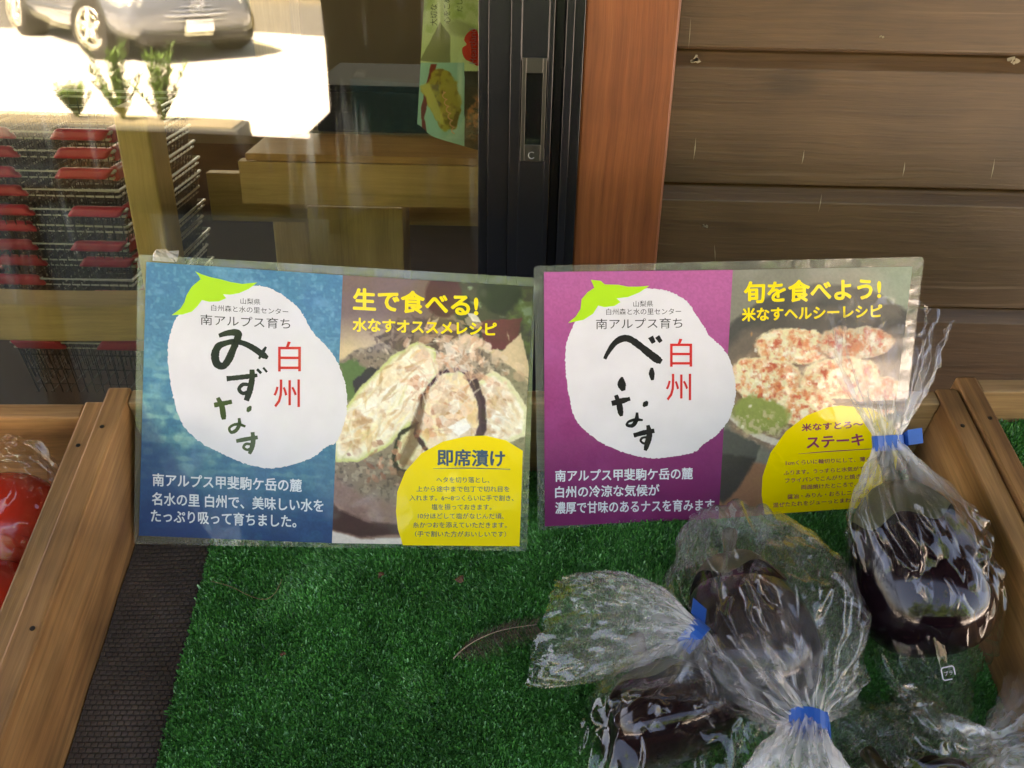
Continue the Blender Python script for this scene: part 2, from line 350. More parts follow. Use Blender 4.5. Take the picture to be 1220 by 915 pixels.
# ------------------------------------------------------------------ sliding door
dr = empty('sliding_door', (-.45, 1.04, 0), 'black framed glass sliding door with recessed pull handle', 'door')
GY = 1.046
def glass_mat():
    m, nt, p = new_mat('tinted_door_glass'); L = nt.links.new; nt.nodes.remove(p); out = nt.nodes['Material Output']
    fr = fresnel(nt, 1.75)
    t = N(nt, 'ShaderNodeBsdfTransparent'); t.inputs[0].default_value = (.97, .97, .88, 1)
    g = N(nt, 'ShaderNodeBsdfGlossy', Roughness=0.018)
    tc = N(nt, 'ShaderNodeTexCoord'); nb = N(nt, 'ShaderNodeTexNoise', Scale=3.0, Detail=1.0); L(tc.outputs['Object'], nb.inputs['Vector'])
    b = N(nt, 'ShaderNodeBump', Strength=.03, Distance=0.02); L(nb.outputs[0], b.inputs['Height']); L(b.outputs[0], g.inputs['Normal'])
    b.inputs['Strength'].default_value = .07
    # wipe streaks and dust
    mp = N(nt, 'ShaderNodeMapping'); mp.inputs['Scale'].default_value = (60, 1, 4); mp.inputs['Rotation'].default_value = (0, R(14), 0); L(tc.outputs['Object'], mp.inputs[0])
    n1 = N(nt, 'ShaderNodeTexNoise', Scale=1.0, Detail=4.0, Distortion=.5); L(mp.outputs[0], n1.inputs['Vector'])
    n2 = N(nt, 'ShaderNodeTexNoise', Scale=6.0, Detail=2.0); L(tc.outputs['Object'], n2.inputs['Vector'])
    r1 = N(nt, 'ShaderNodeMapRange'); r1.inputs[1].default_value = .55; r1.inputs[2].default_value = .8; L(n1.outputs[0], r1.inputs[0])
    r2 = N(nt, 'ShaderNodeMapRange'); r2.inputs[1].default_value = .5; r2.inputs[2].default_value = .72; L(n2.outputs[0], r2.inputs[0])
    mu = N(nt, 'ShaderNodeMath', operation='MULTIPLY'); L(r1.outputs[0], mu.inputs[0]); L(r2.outputs[0], mu.inputs[1])
    m3 = N(nt, 'ShaderNodeMath', operation='MULTIPLY_ADD'); m3.inputs[1].default_value = .34; m3.inputs[2].default_value = .0005; L(mu.outputs[0], m3.inputs[0])
    d = N(nt, 'ShaderNodeBsdfDiffuse'); d.inputs[0].default_value = (.8, .8, .8, 1)
    ms = N(nt, 'ShaderNodeMixShader'); L(m3.outputs[0], ms.inputs[0]); L(t.outputs[0], ms.inputs[1]); L(d.outputs[0], ms.inputs[2])
    mx = N(nt, 'ShaderNodeMixShader'); L(fr.outputs[0], mx.inputs[0]); L(ms.outputs[0], mx.inputs[1]); L(g.outputs[0], mx.inputs[2])
    L(mx.outputs[0], out.inputs['Surface'])
    return m
M['glass'] = glass_mat()
M['glass_inner'] = film('inner_pane_glass', 1.6, .012, 0.0, tint=(.97, .97, .90), bump=.02, bscale=3)
mb = MB(); mb.box(-.955, -.040, GY, GY+.004, .10, 1.93); mb.build('glass_pane', M['glass'], dr)
mb = MB(); mb.box(-.955, -.040, GY+.0135, GY+.0175, .10, 1.93); mb.v = [v+np.array([0, (v[0]+.5)*.0016+(v[2]-1)*.0010, 0]) for v in mb.v]; mb.build('glass_pane', M['glass_inner'], dr)
mb = MB()
mb.box(-.0442, -.0335, 1.030, 1.0455, .10, 1.93); mb.box(-.0332, -.0095, 1.024, 1.066, .03, 1.99)
mb.box(-.0092, .0025, 1.0195, 1.066, .03, 1.99); mb.box(.0313, .0370, 1.0195, 1.066, .03, 1.99)
zt, zb = 1.17-.1335, 1.17-.2265
mb.box(.0025, .0313, 1.0195, 1.066, zt, 1.99); mb.box(.0025, .0313, 1.0195, 1.066, .03, zb); mb.box(.0025, .0313, 1.045, 1.066, zb, zt)
mb.build('stile', M['black_metal'], dr, bev=.0006)
mb = MB(); mb.box(-1.0, -.955, 1.024, 1.066, .03, 1.99); mb.box(-.955, -.0442, 1.024, 1.066, .03, .10); mb.box(-.955, -.0442, 1.024, 1.066, 1.93, 1.99)
mb.build('rail', M['black_metal'], dr, bev=.0015)
# recessed pull
ho = MB(); x0, x1 = .0036, .0302; za, zc = 1.17-.1295, 1.17-.2405
ix0, ix1, iza, izc = .0082, .0262, 1.17-.1455, 1.17-.222
y0, y1 = 1.0175, 1.0193
ho.box(x0, ix0, y0, y1, zc, za); ho.box(ix1, x1, y0, y1, zc, za); ho.box(ix0, ix1, y0, y1, iza, za); ho.box(ix0, ix1, y0, y1, zc, izc)
hd = ho.build('handle', M['handle_metal'], dr, bev=.0006)
ho = MB(); ho.box(ix0-.002, ix1+.002, 1.0345, 1.0365, zb+.001, zt-.001)
for (a, b, c, d) in [(ix0-.002, ix0, zb+.001, zt-.001), (ix1, ix1+.002, zb+.001, zt-.001)]: ho.box(a, b, 1.0195, 1.0343, c, d)
ho.box(ix0, ix1, 1.0195, 1.0343, izc-.002, izc); ho.box(ix0, ix1, 1.0195, 1.0343, iza, iza+.002)
ho.build('pull_cup', M['black_metal'], hd)
ho = MB(); cx, cz = .0165, 1.17-.2335
ho.tube([(cx+.0036*math.cos(t), 1.0168, cz+.0036*math.sin(t)) for t in np.linspace(R(50), R(320), 20)], .0006); ho.build('lock_mark', plain('worn_metal', (.3, .3, .28), .4, metal=.7), hd)
# fixed frame
fr = empty('door_frame', (-.45, 1.06, 0), 'black metal frame fixed round the glass sliding door', 'door frame')
mb = MB(); mb.box(.0385, .0485, 1.034, 1.10, 0, 2.02); mb.box(.0488, .0575, 1.012, 1.10, 0, 2.02); mb.box(.0578, .0690, 1.022, 1.10, 0, 2.02)
mb.build('jamb', M['black_metal'], fr, bev=.0006)
mb = MB(); mb.box(-1.05, .0383, 1.012, 1.10, 1.995, 2.019); mb.box(-1.05, .0383, 1.012, 1.10, 0.004, .026); mb.box(-1.05, -1.003, 1.012, 1.10, .0265, 1.9945); mb.build('track', M['black_metal'], fr)

# ------------------------------------------------------------------ painting by numbers (printed sheets)
def noise2(h, w, cell, seed=0):
    g = np.random.default_rng(seed); ny, nx = int(h/cell)+3, int(w/cell)+3; a = g.random((ny, nx))
    y = np.arange(h)/cell; x = np.arange(w)/cell; iy = y.astype(int); ix = x.astype(int); fy = (y-iy)[:, None]; fx = (x-ix)[None]
    fy = fy*fy*(3-2*fy); fx = fx*fx*(3-2*fx)
    return (a[iy][:, ix]*(1-fx)+a[iy][:, ix+1]*fx)*(1-fy)+(a[iy+1][:, ix]*(1-fx)+a[iy+1][:, ix+1]*fx)*fy
def fbm(h, w, cell, seed=0, oct=4):
    s = 0; t = 0
    for k in range(oct):
        s = s+noise2(h, w, max(cell/2**k, 1.0), seed+k)*.5**k; t += .5**k
    return s/t
class Painter:
    def __init__(s, x0, y0, x1, y1, ss=1.0):
        s.x0, s.y0 = x0, y0; s.w = int((x1-x0)*ss)+1; s.h = int((y1-y0)*ss)+1; s.ss = ss
        s.X, s.Y = np.meshgrid(x0+np.arange(s.w)/ss, y0+np.arange(s.h)/ss); s.img = np.zeros((s.h, s.w, 3))
    def n(s, cell, seed=0, oct=4): return fbm(s.h, s.w, cell*s.ss, seed, oct)
    def blend(s, mask, c):
        mask = np.clip(mask, 0, 1)[..., None]; s.img = s.img*(1-mask)+np.asarray(c, float)*mask
    def poly(s, pts, soft=1.0, jit=0, seed=0):
        X, Y = s.X, s.Y
        if jit:
            X = X+(s.n(9, seed+50)-.5)*2*jit; Y = Y+(s.n(9, seed+90)-.5)*2*jit
        pts = np.asarray(pts, float); ins = np.zeros(X.shape, bool); dist = np.full(X.shape, 1e9); n = len(pts)
        for i in range(n):
            ax, ay = pts[i]; bx, by = pts[(i+1) % n]
            c = ((ay > Y) != (by > Y)) & (X < (bx-ax)*(Y-ay)/(by-ay+1e-9)+ax); ins ^= c
            t = np.clip(((X-ax)*(bx-ax)+(Y-ay)*(by-ay))/((bx-ax)**2+(by-ay)**2+1e-9), 0, 1)
            dist = np.minimum(dist, np.hypot(X-ax-t*(bx-ax), Y-ay-t*(by-ay)))
        sd = np.where(ins, dist, -dist); s.sd = sd
        return np.clip(sd/soft+.5, 0, 1)
    def ell(s, cx, cy, rx, ry, rot=0, soft=2.0, jit=0, seed=0):
        X, Y = s.X-cx, s.Y-cy
        if jit: X = X+(s.n(12, seed+50)-.5)*2*jit; Y = Y+(s.n(12, seed+90)-.5)*2*jit
        c, q = math.cos(rot), math.sin(rot); u = (X*c+Y*q)/rx; v = (-X*q+Y*c)/ry; r = np.hypot(u, v)
        return np.clip((1-r)*min(rx, ry)/soft+.5, 0, 1)
    def local(s, cx, cy, rad, jpts, c, a=1.0):           # a small flake painted in a window
        i0 = max(int((cy-rad-s.y0)*s.ss), 0); i1 = min(int((cy+rad-s.y0)*s.ss)+2, s.h); j0 = max(int((cx-rad-s.x0)*s.ss), 0); j1 = min(int((cx+rad-s.x0)*s.ss)+2, s.w)
        if i1 <= i0 or j1 <= j0: return
        X, Y = s.X[i0:i1, j0:j1], s.Y[i0:i1, j0:j1]; m = np.ones(X.shape)
        n = len(jpts)
        for k in range(n):
            (ax, ay), (bx, by) = jpts[k], jpts[(k+1) % n]; ln = math.hypot(bx-ax, by-ay)+1e-9
            m = np.minimum(m, np.clip(((bx-ax)*(Y-ay)-(by-ay)*(X-ax))/ln/1.2+.5, 0, 1))
        m = (m*a)[..., None]; s.img[i0:i1, j0:j1] = s.img[i0:i1, j0:j1]*(1-m)+np.asarray(c, float)*m
    def blur(s, r):
        k = int(round(r*s.ss)); im = s.img
        for ax in (0, 1):
            for _ in range(2):
                pd = np.pad(im, [(k, k) if a == ax else (0, 0) for a in range(3)], mode='edge'); cs = np.cumsum(pd, ax); z = np.zeros_like(np.take(cs, [0], ax)); cs = np.concatenate([z, cs], ax); n_ = im.shape[ax]
                im = (np.take(cs, np.arange(2*k+1, 2*k+1+n_), ax)-np.take(cs, np.arange(n_), ax))/(2*k+1)
        s.img = s.img*.45+im*.55
    def grain(s, a, seed):
        s.img = np.clip(s.img*(1+(s.n(2.2, seed, 2)-.5)[..., None]*a), 0, 255)
    def flakes(s, num, cx, cy, sx, sy, smin, smax, cols, seed=1, a=.85, aspect=(.3, .9), ang=None):
        g = np.random.default_rng(seed)
        for _ in range(num):
            x = cx+g.normal()*sx; y = cy+g.normal()*sy; L = g.uniform(smin, smax); W = L*g.uniform(*aspect); t = g.uniform(0, 6.28) if ang is None else ang+g.normal()*.4
            k = g.integers(4, 7); th = np.sort(g.uniform(0, 6.28, k)); th = np.linspace(0, 6.28, k, endpoint=False)+g.normal(size=k)*.2
            px = L*np.cos(th); py = W*np.sin(th)
            pts = [(x+a_*math.cos(t)-b_*math.sin(t), y+a_*math.sin(t)+b_*math.cos(t)) for a_, b_ in zip(px, py)]
            c = np.array(cols[g.integers(len(cols))])*g.uniform(.88, 1.08); s.local(x, y, L*1.1, pts, np.clip(c, 0, 255), a*g.uniform(.6, 1))
    def build(s, name, S, off, parent, mask=None):
        V = np.stack([S(x, y, off) for x, y in zip(s.X.ravel(), s.Y.ravel())])
        i = np.arange(s.h*s.w).reshape(s.h, s.w); F = np.stack([i[:-1, :-1], i[1:, :-1], i[1:, 1:], i[:-1, 1:]], -1).reshape(-1, 4)
        return mesh_np(name, V, F, M['printed'], parent, col=srgb(np.clip(s.img, 0, 255)).reshape(-1, 3))

# ------------------------------------------------------------------ laminated signs
class Sheet:
    """flat sheet leaning on the crate's back board; S(px,py,off) is a point on it"""
    def __init__(s, bl, br, tr, tl, name, label):
        b0, b1 = P(*bl, .004), P(*br, .004)
        xm = (((b0+b1)/2-BO) @ EX); q = B(xm, -.0155, BH+.001)
        n = np.cross(b1-b0, q-b0); n /= np.linalg.norm(n)
        if n @ (CAM-b0) < 0: n = -n
        s.n, s.b0 = n, b0
        s.c = [s.S(*bl), s.S(*br), s.S(*tr), s.S(*tl)]
        s.root = empty(name, (b0+b1)/2, label, 'sign', 'laminated recipe signs in the middle crate')
    def S(s, x, y, off=0.0):
        v = ray(x, y); t = ((s.b0-CAM) @ s.n)/(v @ s.n); return CAM+v*t+s.n*off
    def at(s, u, v, off=0.0):
        a, b, c, d = s.c; return (a*(1-u)+b*u)*(1-v)+(d*(1-u)+c*u)*v+s.n*off
    def laminate(s, inner):
        # rounded outline of the pouch; inner = print rectangle in pixels (tl, tr, br, bl)
        rc = .018; pts = []
        for (cu, cv, a0) in [(rc, rc, 180), (1-rc, rc, 270), (1-rc, 1-rc, 0), (rc, 1-rc, 90)]:
            for a in np.linspace(a0, a0+90, 6): pts.append((cu+rc*math.cos(R(a)), cv+rc*1.4*math.sin(R(a))*1.0))
        pts = [(u, min(max(v, 0), 1)) for u, v in pts]
        front = [s.at(u, v, .0012) for u, v in pts]
        mesh_np('laminate_film', front, [tuple(range(len(front)))], M['film'], s.root)
        # sealed border between outline and print (back layer of the pouch with it)
        tl, tr, br, bl = [s.S(*p, .0001) for p in inner]
        out = [s.at(u, v, .0001) for u, v in pts]; n = len(out)
        inn = []
        for k in range(4):
            inn += [[bl, br, tr, tl][k]]*6
        V = out+inn; F = [(i, (i+1) % n, n+(i+1) % n, n+i) for i in range(n)]
        mesh_np('sealed_border', V, F, M['film_edge'], s.root)
        back = [s.at(u, v, -.0010) for u, v in pts]
        mesh_np('backing_film', back, [tuple(range(n))[::-1]], M['film_edge'], s.root)
    def quad(s, name, pts, off, mat):
        return mesh_np(name, [s.S(x, y, off) for x, y in pts], [tuple(range(len(pts)))[::-1]], mat, s.root)
    def stroke(s, strokes, name, mat, off, fat=1.0):
        V, F = [], []
        for st in strokes:
            st = np.array(st, float); c = catmull(st, max(8, len(st)*7)); t = np.gradient(c[:, :2], axis=0); t /= np.linalg.norm(t, axis=1)[:, None]+1e-9
            nn = np.stack([-t[:, 1], t[:, 0]], 1); g = rng.normal(size=len(c))*.04+1
            w = c[:, 2]*.5*g*fat; a = c[:, :2]+nn*w[:, None]; b = c[:, :2]-nn*w[:, None]; o = len(V)
            for i in range(len(c)): V += [s.S(*a[i], off), s.S(*b[i], off)]
            off += .00001
            F += [(o+2*i, o+2*i+1, o+2*i+3, o+2*i+2) for i in range(len(c)-1)]
        return mesh_np(name, V, F, mat, s.root)
    def texts(s, name, items, mat, off, bold=.0):
        """items: (body, xl, yl_top, xr, yr_top, height) in pixels; each line mapped on its box"""
        V, F = [], []
        for (body, xl, yl, xr, yr, h) in items:
            v, f = glyphs(body); lo, hi = v.min(0), v.max(0); uv = (v-lo)/(hi-lo); em = (xr-xl)/(hi[0]-lo[0])
            for k, (sx, sy) in enumerate(heavy(bold)):
                o = len(V)
                for a, b in uv: V.append(s.S(xl+(xr-xl)*a+sx*em, yl+(yr-yl)*a+h*(1-b)+sy*em, off+k*.000006))
                F += [tuple(i+o for i in q) for q in f]
        return mesh_np(name, V, F, mat, s.root)
_dgc = {}
def heavy(b):       # a heavier weight: the same strokes laid down again slightly shifted
    return [(0, 0)] if b <= 0 else [(b*math.cos(a), b*math.sin(a)) for a in np.linspace(0, 2*math.pi, 6, endpoint=False)]
def glyphs(body):
    k = body
    if k not in _dgc:
        c = bpy.data.curves.new('lettering_curve', 'FONT'); c.body = body; c.resolution_u = 3
        o = bpy.data.objects.new('lettering_curve', c); COL.objects.link(o)
        dg = bpy.context.evaluated_depsgraph_get(); me = bpy.data.meshes.new_from_object(o.evaluated_get(dg))
        v = np.array([x.co[:2] for x in me.vertices]); f = [tuple(p.vertices) for p in me.polygons]
        bpy.data.objects.remove(o); bpy.data.curves.remove(c); bpy.data.meshes.remove(me); _dgc[k] = (v, f)
    return _dgc[k]
def zA(p): return [(160+x/4.358, 330+y/4.358, *[w/4.358 for w in r]) for x, y, *r in p]
def zB(p): return [(640+x/4.358, 330+y/4.358, *[w/4.358 for w in r]) for x, y, *r in p]
def z4(p): return [(150+x/2.473, 290+y/2.473) for x, y in p]
def z5(p): return [(390+x/2.542, 310+y/2.542) for x, y in p]
def z6(p): return [(630+x/2.692, 300+y/2.692) for x, y in p]
def z7(p): return [(860+x/2.692, 300+y/2.692) for x, y in p]
def ragged(pts, m=420, amp=.75):
    c = catmull_closed(pts, m); return [(x+rng.normal()*amp*.5, y+rng.normal()*amp*.5) for x, y in c]

# ---- left sign
SL = Sheet((159, 648), (628, 657), (638, 331), (164, 303), 'recipe_sign', 'blue laminated recipe sign with white eggplant shape and dark green brush lettering')
SL.laminate([(174, 311), (636, 341), (619, 650), (165, 638)])
blueq = [(174.5, 312), (408.5, 328), (395.5, 647), (165.5, 638)]
pt = Painter(164, 310, 410, 648)
t = (pt.Y-310)/338
pt.img[:] = (54, 124, 158)
pt.blend(np.clip((t-.25)/.35, 0, 1), (60, 132, 154)); pt.blend(np.clip((t-.62)/.3, 0, 1), (38, 88, 134)); pt.blend(np.clip((t-.85)/.15, 0, 1), (32, 68, 116))
nz = pt.n(60, 3); n2 = pt.n(18, 9); band = np.exp(-((t-.58)/.13)**2)
pt.blend(np.clip((nz*.5+n2*.6-.48)*5, 0, 1)*band*.8, (140, 190, 182)); pt.blend(np.clip((pt.n(30, 21)-.5)*4, 0, 1)*.35, (46, 110, 160))
pt.blend(np.clip((n2-.6)*6, 0, 1)*.3*(t < .5), (130, 190, 220))
st_ = np.repeat(noise2(pt.h, pt.w//5+2, 5, 301), 5, 1)[:, :pt.w]*.5+.5*noise2(pt.h, pt.w, 9, 305); pt.blend(np.clip((st_-.52)*7, 0, 1)*np.exp(-((t-.56)/.2)**2)*.6, (150, 196, 184)); pt.blend(np.clip((.44-st_)*7, 0, 1)*np.clip(t*2, 0, 1)*.45, (34, 96, 134)); pt.blend(np.clip((noise2(pt.h, pt.w, 4, 310)-.66)*6, 0, 1)*(t < .4)*.3, (120, 180, 205)); pt.grain(.14, 93)
pt.blend(pt.poly([(160, 480), (185, 520), (215, 560), (240, 600), (250, 650), (160, 650)], 12, 6)*.5, (36, 66, 124))
# confine to the panel by moving grid corners on its quad
def warp(p, q):
    (x0, y0), (x1, y1), (x2, y2), (x3, y3) = q; u = (p.X-p.X.min())/(p.X.max()-p.X.min()); v = (p.Y-p.Y.min())/(p.Y.max()-p.Y.min())
    X = (x0*(1-u)+x1*u)*(1-v)+(x3*(1-u)+x2*u)*v; Y = (y0*(1-u)+y1*u)*(1-v)+(y3*(1-u)+y2*u)*v; p.X, p.Y = X, Y
warp(pt, blueq); pt.build('title_panel', SL.S, .0002, SL.root)
# picture
pq = [(408.5, 328), (635.5, 341.5), (618.5, 650), (395.5, 647)]
p = Painter(390, 322, 640, 656)
p.img[:] = (122, 98, 88); p.blend(np.clip((p.Y-372)/45, 0, 1), (214, 190, 150))
p.blend(p.ell(470, 340, 90, 40, 0, 30)*.5, (120, 88, 84))
p.blend(p.poly([(535, 320), (650, 320), (650, 470), (600, 420), (560, 400), (540, 372)], 4, 3), (66, 62, 52))
nn = p.n(10, 31); p.blend(p.poly([(600, 320), (650, 320), (650, 440), (612, 400), (600, 365)], 6, 6)*np.clip((nn-.3)*3, 0, 1), (92, 110, 60)); p.blend(np.clip((nn-.62)*8, 0, 1)*p.poly([(545, 325), (640, 330), (640, 400), (600, 380), (560, 360)], 4), (120, 140, 110))
p.blend(p.ell(528, 352, 22, 26, 0, 3), (84, 40, 46)); p.blend(p.ell(595, 350, 26, 22, 0, 5, 5), (34, 40, 34))
p.blend(p.poly([(572, 382), (622, 378), (616, 402), (602, 416), (582, 416), (574, 400)], 2, 2), (108, 52, 56)); p.blend(p.ell(582, 412, 3, 4, 0, 2), (220, 190, 180))
p.blend(p.poly([(588, 428), (620, 396), (634, 452), (610, 440)], 1.5, 1), (222, 196, 158))
pl = p.ell(505, 520, 150, 118, .08, 3, 5); spk = p.n(4, 77, 2)
p.blend(pl, (138, 120, 106)); p.blend(pl*np.clip((spk-.6)*8, 0, 1)*.7, (84, 74, 70)); p.blend(pl*np.clip((p.n(5, 79, 2)-.62)*8, 0, 1)*.6, (186, 170, 150))
p.blend(np.clip((p.X-575)/40, 0, 1)*pl*.5, (150, 150, 110))
p.blend(p.poly([(392, 560), (430, 590), (480, 600), (480, 656), (392, 656)], 10, 4)*.8, (146, 110, 104)); p.blend(p.poly([(390, 588), (402, 606), (440, 622), (476, 624), (476, 636), (430, 640), (390, 628)], 3, 1.5), (74, 46, 46)); p.blend(p.poly([(390, 630), (430, 642), (478, 640), (480, 656), (390, 656)], 2, 1), (226, 214, 206))
p.blend(p.poly([(404, 432), (425, 428), (438, 445), (440, 470), (404, 480)], 3, 5), (84, 112, 66)); p.blend(p.poly([(420, 452), (440, 436), (458, 440), (448, 462), (424, 472)], 2, 3), (44, 34, 48))
p.blend(p.poly([(452, 400), (475, 380), (540, 378), (555, 395), (520, 420), (470, 418)], 3, 4), (96, 74, 62)); p.flakes(60, 490, 395, 22, 9, 4, 12, [(120, 96, 80), (150, 124, 104), (80, 60, 54)], 4, .8, (.15, .4))
def slice_(pts, rim, seed, flesh=(247, 240, 218), rw=2.0):
    m = p.poly(pts, 1.5, 2, seed); sd = p.sd; p.blend(m, rim); p.blend(np.clip((sd-rw)/2.0, 0, 1), (222, 220, 176)); p.blend(np.clip((sd-rw-2)/4, 0, 1), flesh)
    q = np.clip((sd-rw-2)/7, 0, 1); p.blend(q*np.clip((p.n(22, seed+5)-.45)*3, 0, 1)*.75, (222, 172, 108)); p.blend(q*np.clip((p.n(9, seed+8)-.5)*3, 0, 1)*.7, (255, 252, 244)); p.blend(q*np.clip((p.n(12, seed+21)-.55)*4, 0, 1)*.6, (170, 110, 66))
cols = [(246, 226, 204), (238, 206, 178), (250, 238, 224), (228, 184, 152), (240, 214, 186), (214, 156, 124)]
p.flakes(90, 545, 425, 30, 16, 3, 9, cols, 5, .6); slice_([(562, 462), (585, 440), (606, 452), (630, 488), (626, 518), (600, 530), (566, 528), (556, 500)], (226, 220, 180), 17, (250, 246, 234))
p.flakes(40, 580, 470, 14, 18, 2, 7, cols, 25, .6)
slice_([(394, 536), (400, 502), (428, 462), (466, 424), (496, 406), (518, 414), (522, 440), (506, 474), (486, 508), (458, 534), (425, 550), (400, 550)], (206, 210, 140), 11)
slice_([(466, 548), (474, 515), (500, 500), (524, 516), (520, 548), (496, 566), (474, 562)], (40, 36, 30), 15, (214, 206, 160), 3.5)
slice_([(500, 470), (524, 442), (548, 436), (566, 448), (577, 478), (578, 512), (568, 532), (545, 548), (510, 544), (492, 516)], (58, 26, 44), 13, (243, 222, 180), 3.5)
p.flakes(95, 524, 470, 20, 36, 4, 12, cols, 3, .8, (.2, .7))
p.flakes(26, 526, 500, 18, 24, 6, 15, [(255, 246, 234), (250, 230, 208), (242, 206, 176)], 8, .85); im0 = p.img.copy(); p.flakes(130, 458, 480, 30, 40, 6, 20, [(252, 248, 226), (246, 236, 200), (226, 190, 130), (200, 150, 92), (232, 222, 160), (255, 252, 240)], 41, .6, (.06, .22), -.85); p.flakes(60, 595, 488, 18, 24, 5, 15, [(255, 252, 240), (246, 236, 214), (224, 196, 150)], 42, .55, (.06, .25), .9)
mk_ = np.maximum(p.poly([(396, 536), (402, 502), (430, 464), (468, 427), (496, 410), (516, 417), (518, 440), (503, 472), (484, 505), (456, 531), (425, 547), (402, 547)], 4), p.poly([(580, 462), (590, 446), (606, 456), (627, 488), (622, 515), (600, 526), (580, 524)], 4))[..., None]; p.img = im0*(1-mk_)+p.img*mk_
p.blend(p.poly([(486, 520), (500, 470), (510, 462), (502, 500), (498, 530), (480, 560), (474, 548)], 3, 2)*.7, (92, 62, 44)); p.blend(p.poly([(546, 436), (566, 446), (578, 478), (579, 512), (568, 534), (562, 530), (570, 505), (568, 478), (558, 455)], 2, 1)*.9, (62, 28, 48)); p.blend(p.poly([(470, 540), (474, 556), (488, 566), (506, 570), (490, 574), (474, 566), (466, 550)], 2, 1), (44, 34, 34))
p.flakes(60, 545, 415, 26, 14, 4, 11, [(252, 238, 222), (236, 206, 180), (214, 168, 138)], 28, .8, (.15, .6)); p.flakes(70, 528, 455, 26, 30, 8, 20, [(250, 236, 220), (226, 184, 150)], 9, .6, (.03, .08)); p.flakes(30, 456, 552, 16, 14, 2, 7, [(196, 132, 108), (220, 170, 146), (150, 90, 74)], 6, .7); p.flakes(24, 515, 475, 16, 26, 2, 6, [(204, 130, 92), (186, 110, 84)], 19, .6)
p.blend(p.ell(500, 560, 60, 10, -.3, 8)*.35, (90, 60, 44)); p.grain(.10, 91)
warpq = p; pX, pY = p.X.copy(), p.Y.copy()
# only the grid cells inside the picture quad are kept: squeeze the grid on the quad (a few pixels)
def resample(p, q):
    X0, Y0, im = p.x0, p.y0, p.img; warp(p, q)
    jx = np.clip(((p.X-X0)*p.ss).astype(int), 0, p.w-1); iy = np.clip(((p.Y-Y0)*p.ss).astype(int), 0, p.h-1); p.img = im[iy, jx]
resample(p, pq); p.build('food_picture', SL.S, .0002, SL.root)
blobL = zA([(330, 110), (420, 72), (530, 58), (640, 45), (720, 65), (800, 115), (860, 170), (900, 240), (935, 295), (1000, 360), (1055, 440), (1092, 540), (1106, 640), (1095, 740), (1055, 850)])+z4([(590, 600), (550, 630), (490, 652), (420, 662), (350, 648), (290, 622), (225, 588), (172, 540), (147, 480), (132, 410), (123, 330), (130, 270), (152, 215), (190, 168)])
SL.quad('eggplant_shape', ragged(blobL), .0003, M['paper'])
leafL = zA([(195, 198), (240, 165), (262, 130), (272, 95), (300, 50), (345, 12), (335, -8), (316, -30), (350, -14), (400, 2), (450, 12), (500, 26), (560, 36), (640, 28), (595, 62), (545, 84), (500, 92), (462, 90), (478, 110), (440, 127), (390, 129), (352, 120), (330, 150), (300, 180), (250, 195)])
SL.quad('calyx_shape', leafL, .0004, M['leaf_ink'])
badgeL = z5([(229, 863), (214, 815), (208, 760), (212, 700), (236, 640), (285, 585), (350, 549), (420, 533), (480, 531), (540, 545), (592, 577), (582, 866)])
SL.quad('recipe_badge', badgeL, .0003, M['yellow'])
SL.stroke([zA([(440, 305, 16), (490, 290, 22), (540, 292, 26), (532, 330, 26), (512, 380, 26), (490, 430, 28), (462, 462, 26), (430, 450, 30), (420, 405, 30), (436, 362, 28), (470, 345, 22), (520, 335, 20), (570, 345, 20), (620, 370, 22), (670, 405, 24), (694, 420, 12)]), zA([(685, 362, 8), (668, 390, 14), (648, 425, 8)]),
           zA([(480, 528, 20), (540, 522, 18), (600, 515, 18), (640, 510, 12)]), zA([(612, 480, 18), (612, 530, 22), (600, 590, 24), (582, 642, 20)]), zA([(602, 560, 12), (565, 558, 14), (545, 582, 14), (565, 604, 14), (598, 592, 12)]), zA([(638, 478, 10), (660, 500, 10)]), zA([(670, 470, 8), (690, 494, 8)])], 'brush_lettering', M['brush'], .0004, 1.4)
SL.stroke([zA([(415, 665, 18), (455, 658, 18), (508, 647, 16)]), zA([(434, 626, 14), (455, 670, 20), (462, 710, 22), (466, 740, 14)]), zA([(607, 670, 6), (597, 685, 18), (588, 700, 8)]),
           zA([(545, 732, 10), (546, 765, 14), (530, 795, 14), (505, 806, 12), (494, 786, 10), (515, 768, 10), (545, 765, 12), (578, 776, 8)]),
           zA([(530, 852, 14), (580, 842, 16), (642, 832, 14)]), zA([(615, 805, 14), (618, 850, 18), (610, 890, 18), (598, 918, 12)]), zA([(612, 870, 10), (582, 866, 10), (568, 884, 10), (588, 897, 10), (610, 885, 10)])], 'brush_lettering', M['brush_olive'], .0004, 1.4)
bx = lambda p, q: (p[0], p[1], q[0], p[1], q[1]-p[1])
a, b = zA([(748, 335), (865, 490)]); c, d = zA([(724, 532), (860, 676)])
SL.texts('red_lettering', [('白', *bx(a, b)), ('州', *bx(c, d))], M['red_ink'], .0004, .004)
SL.texts('small_lettering', [('山梨県', 286.7, 355.0, 310.3, 356.3, 7), ('白州森と水の里センター', 251.8, 362.8, 343.6, 367.8, 7.4), ('南アルプス育ち', 239.2, 374.3, 345.9, 379.5, 12.6)], M['grey_ink'], .0004, .0)
SL.texts('caption_lettering', [('南アルプス甲斐駒ケ岳の麓', 182.3, 563.8, 359.5, 571, 15), ('名水の里 白州で、美味しい水を', 181.5, 586.4, 385.3, 595, 15), ('たっぷり吸って育ちました。', 180.3, 606.6, 353, 613.5, 15)], M['white_ink'], .0004, .022)
SL.texts('title_lettering', [('生で食べる!', 421.5, 343.4, 569, 351.3, 25.5), ('水なすオススメレシピ', 420.7, 378.8, 591.4, 384.5, 15.8)], M['title_yellow'], .0004, .034)
s6 = lambda x, y: (470+x/6.1, 510+y/6.1)
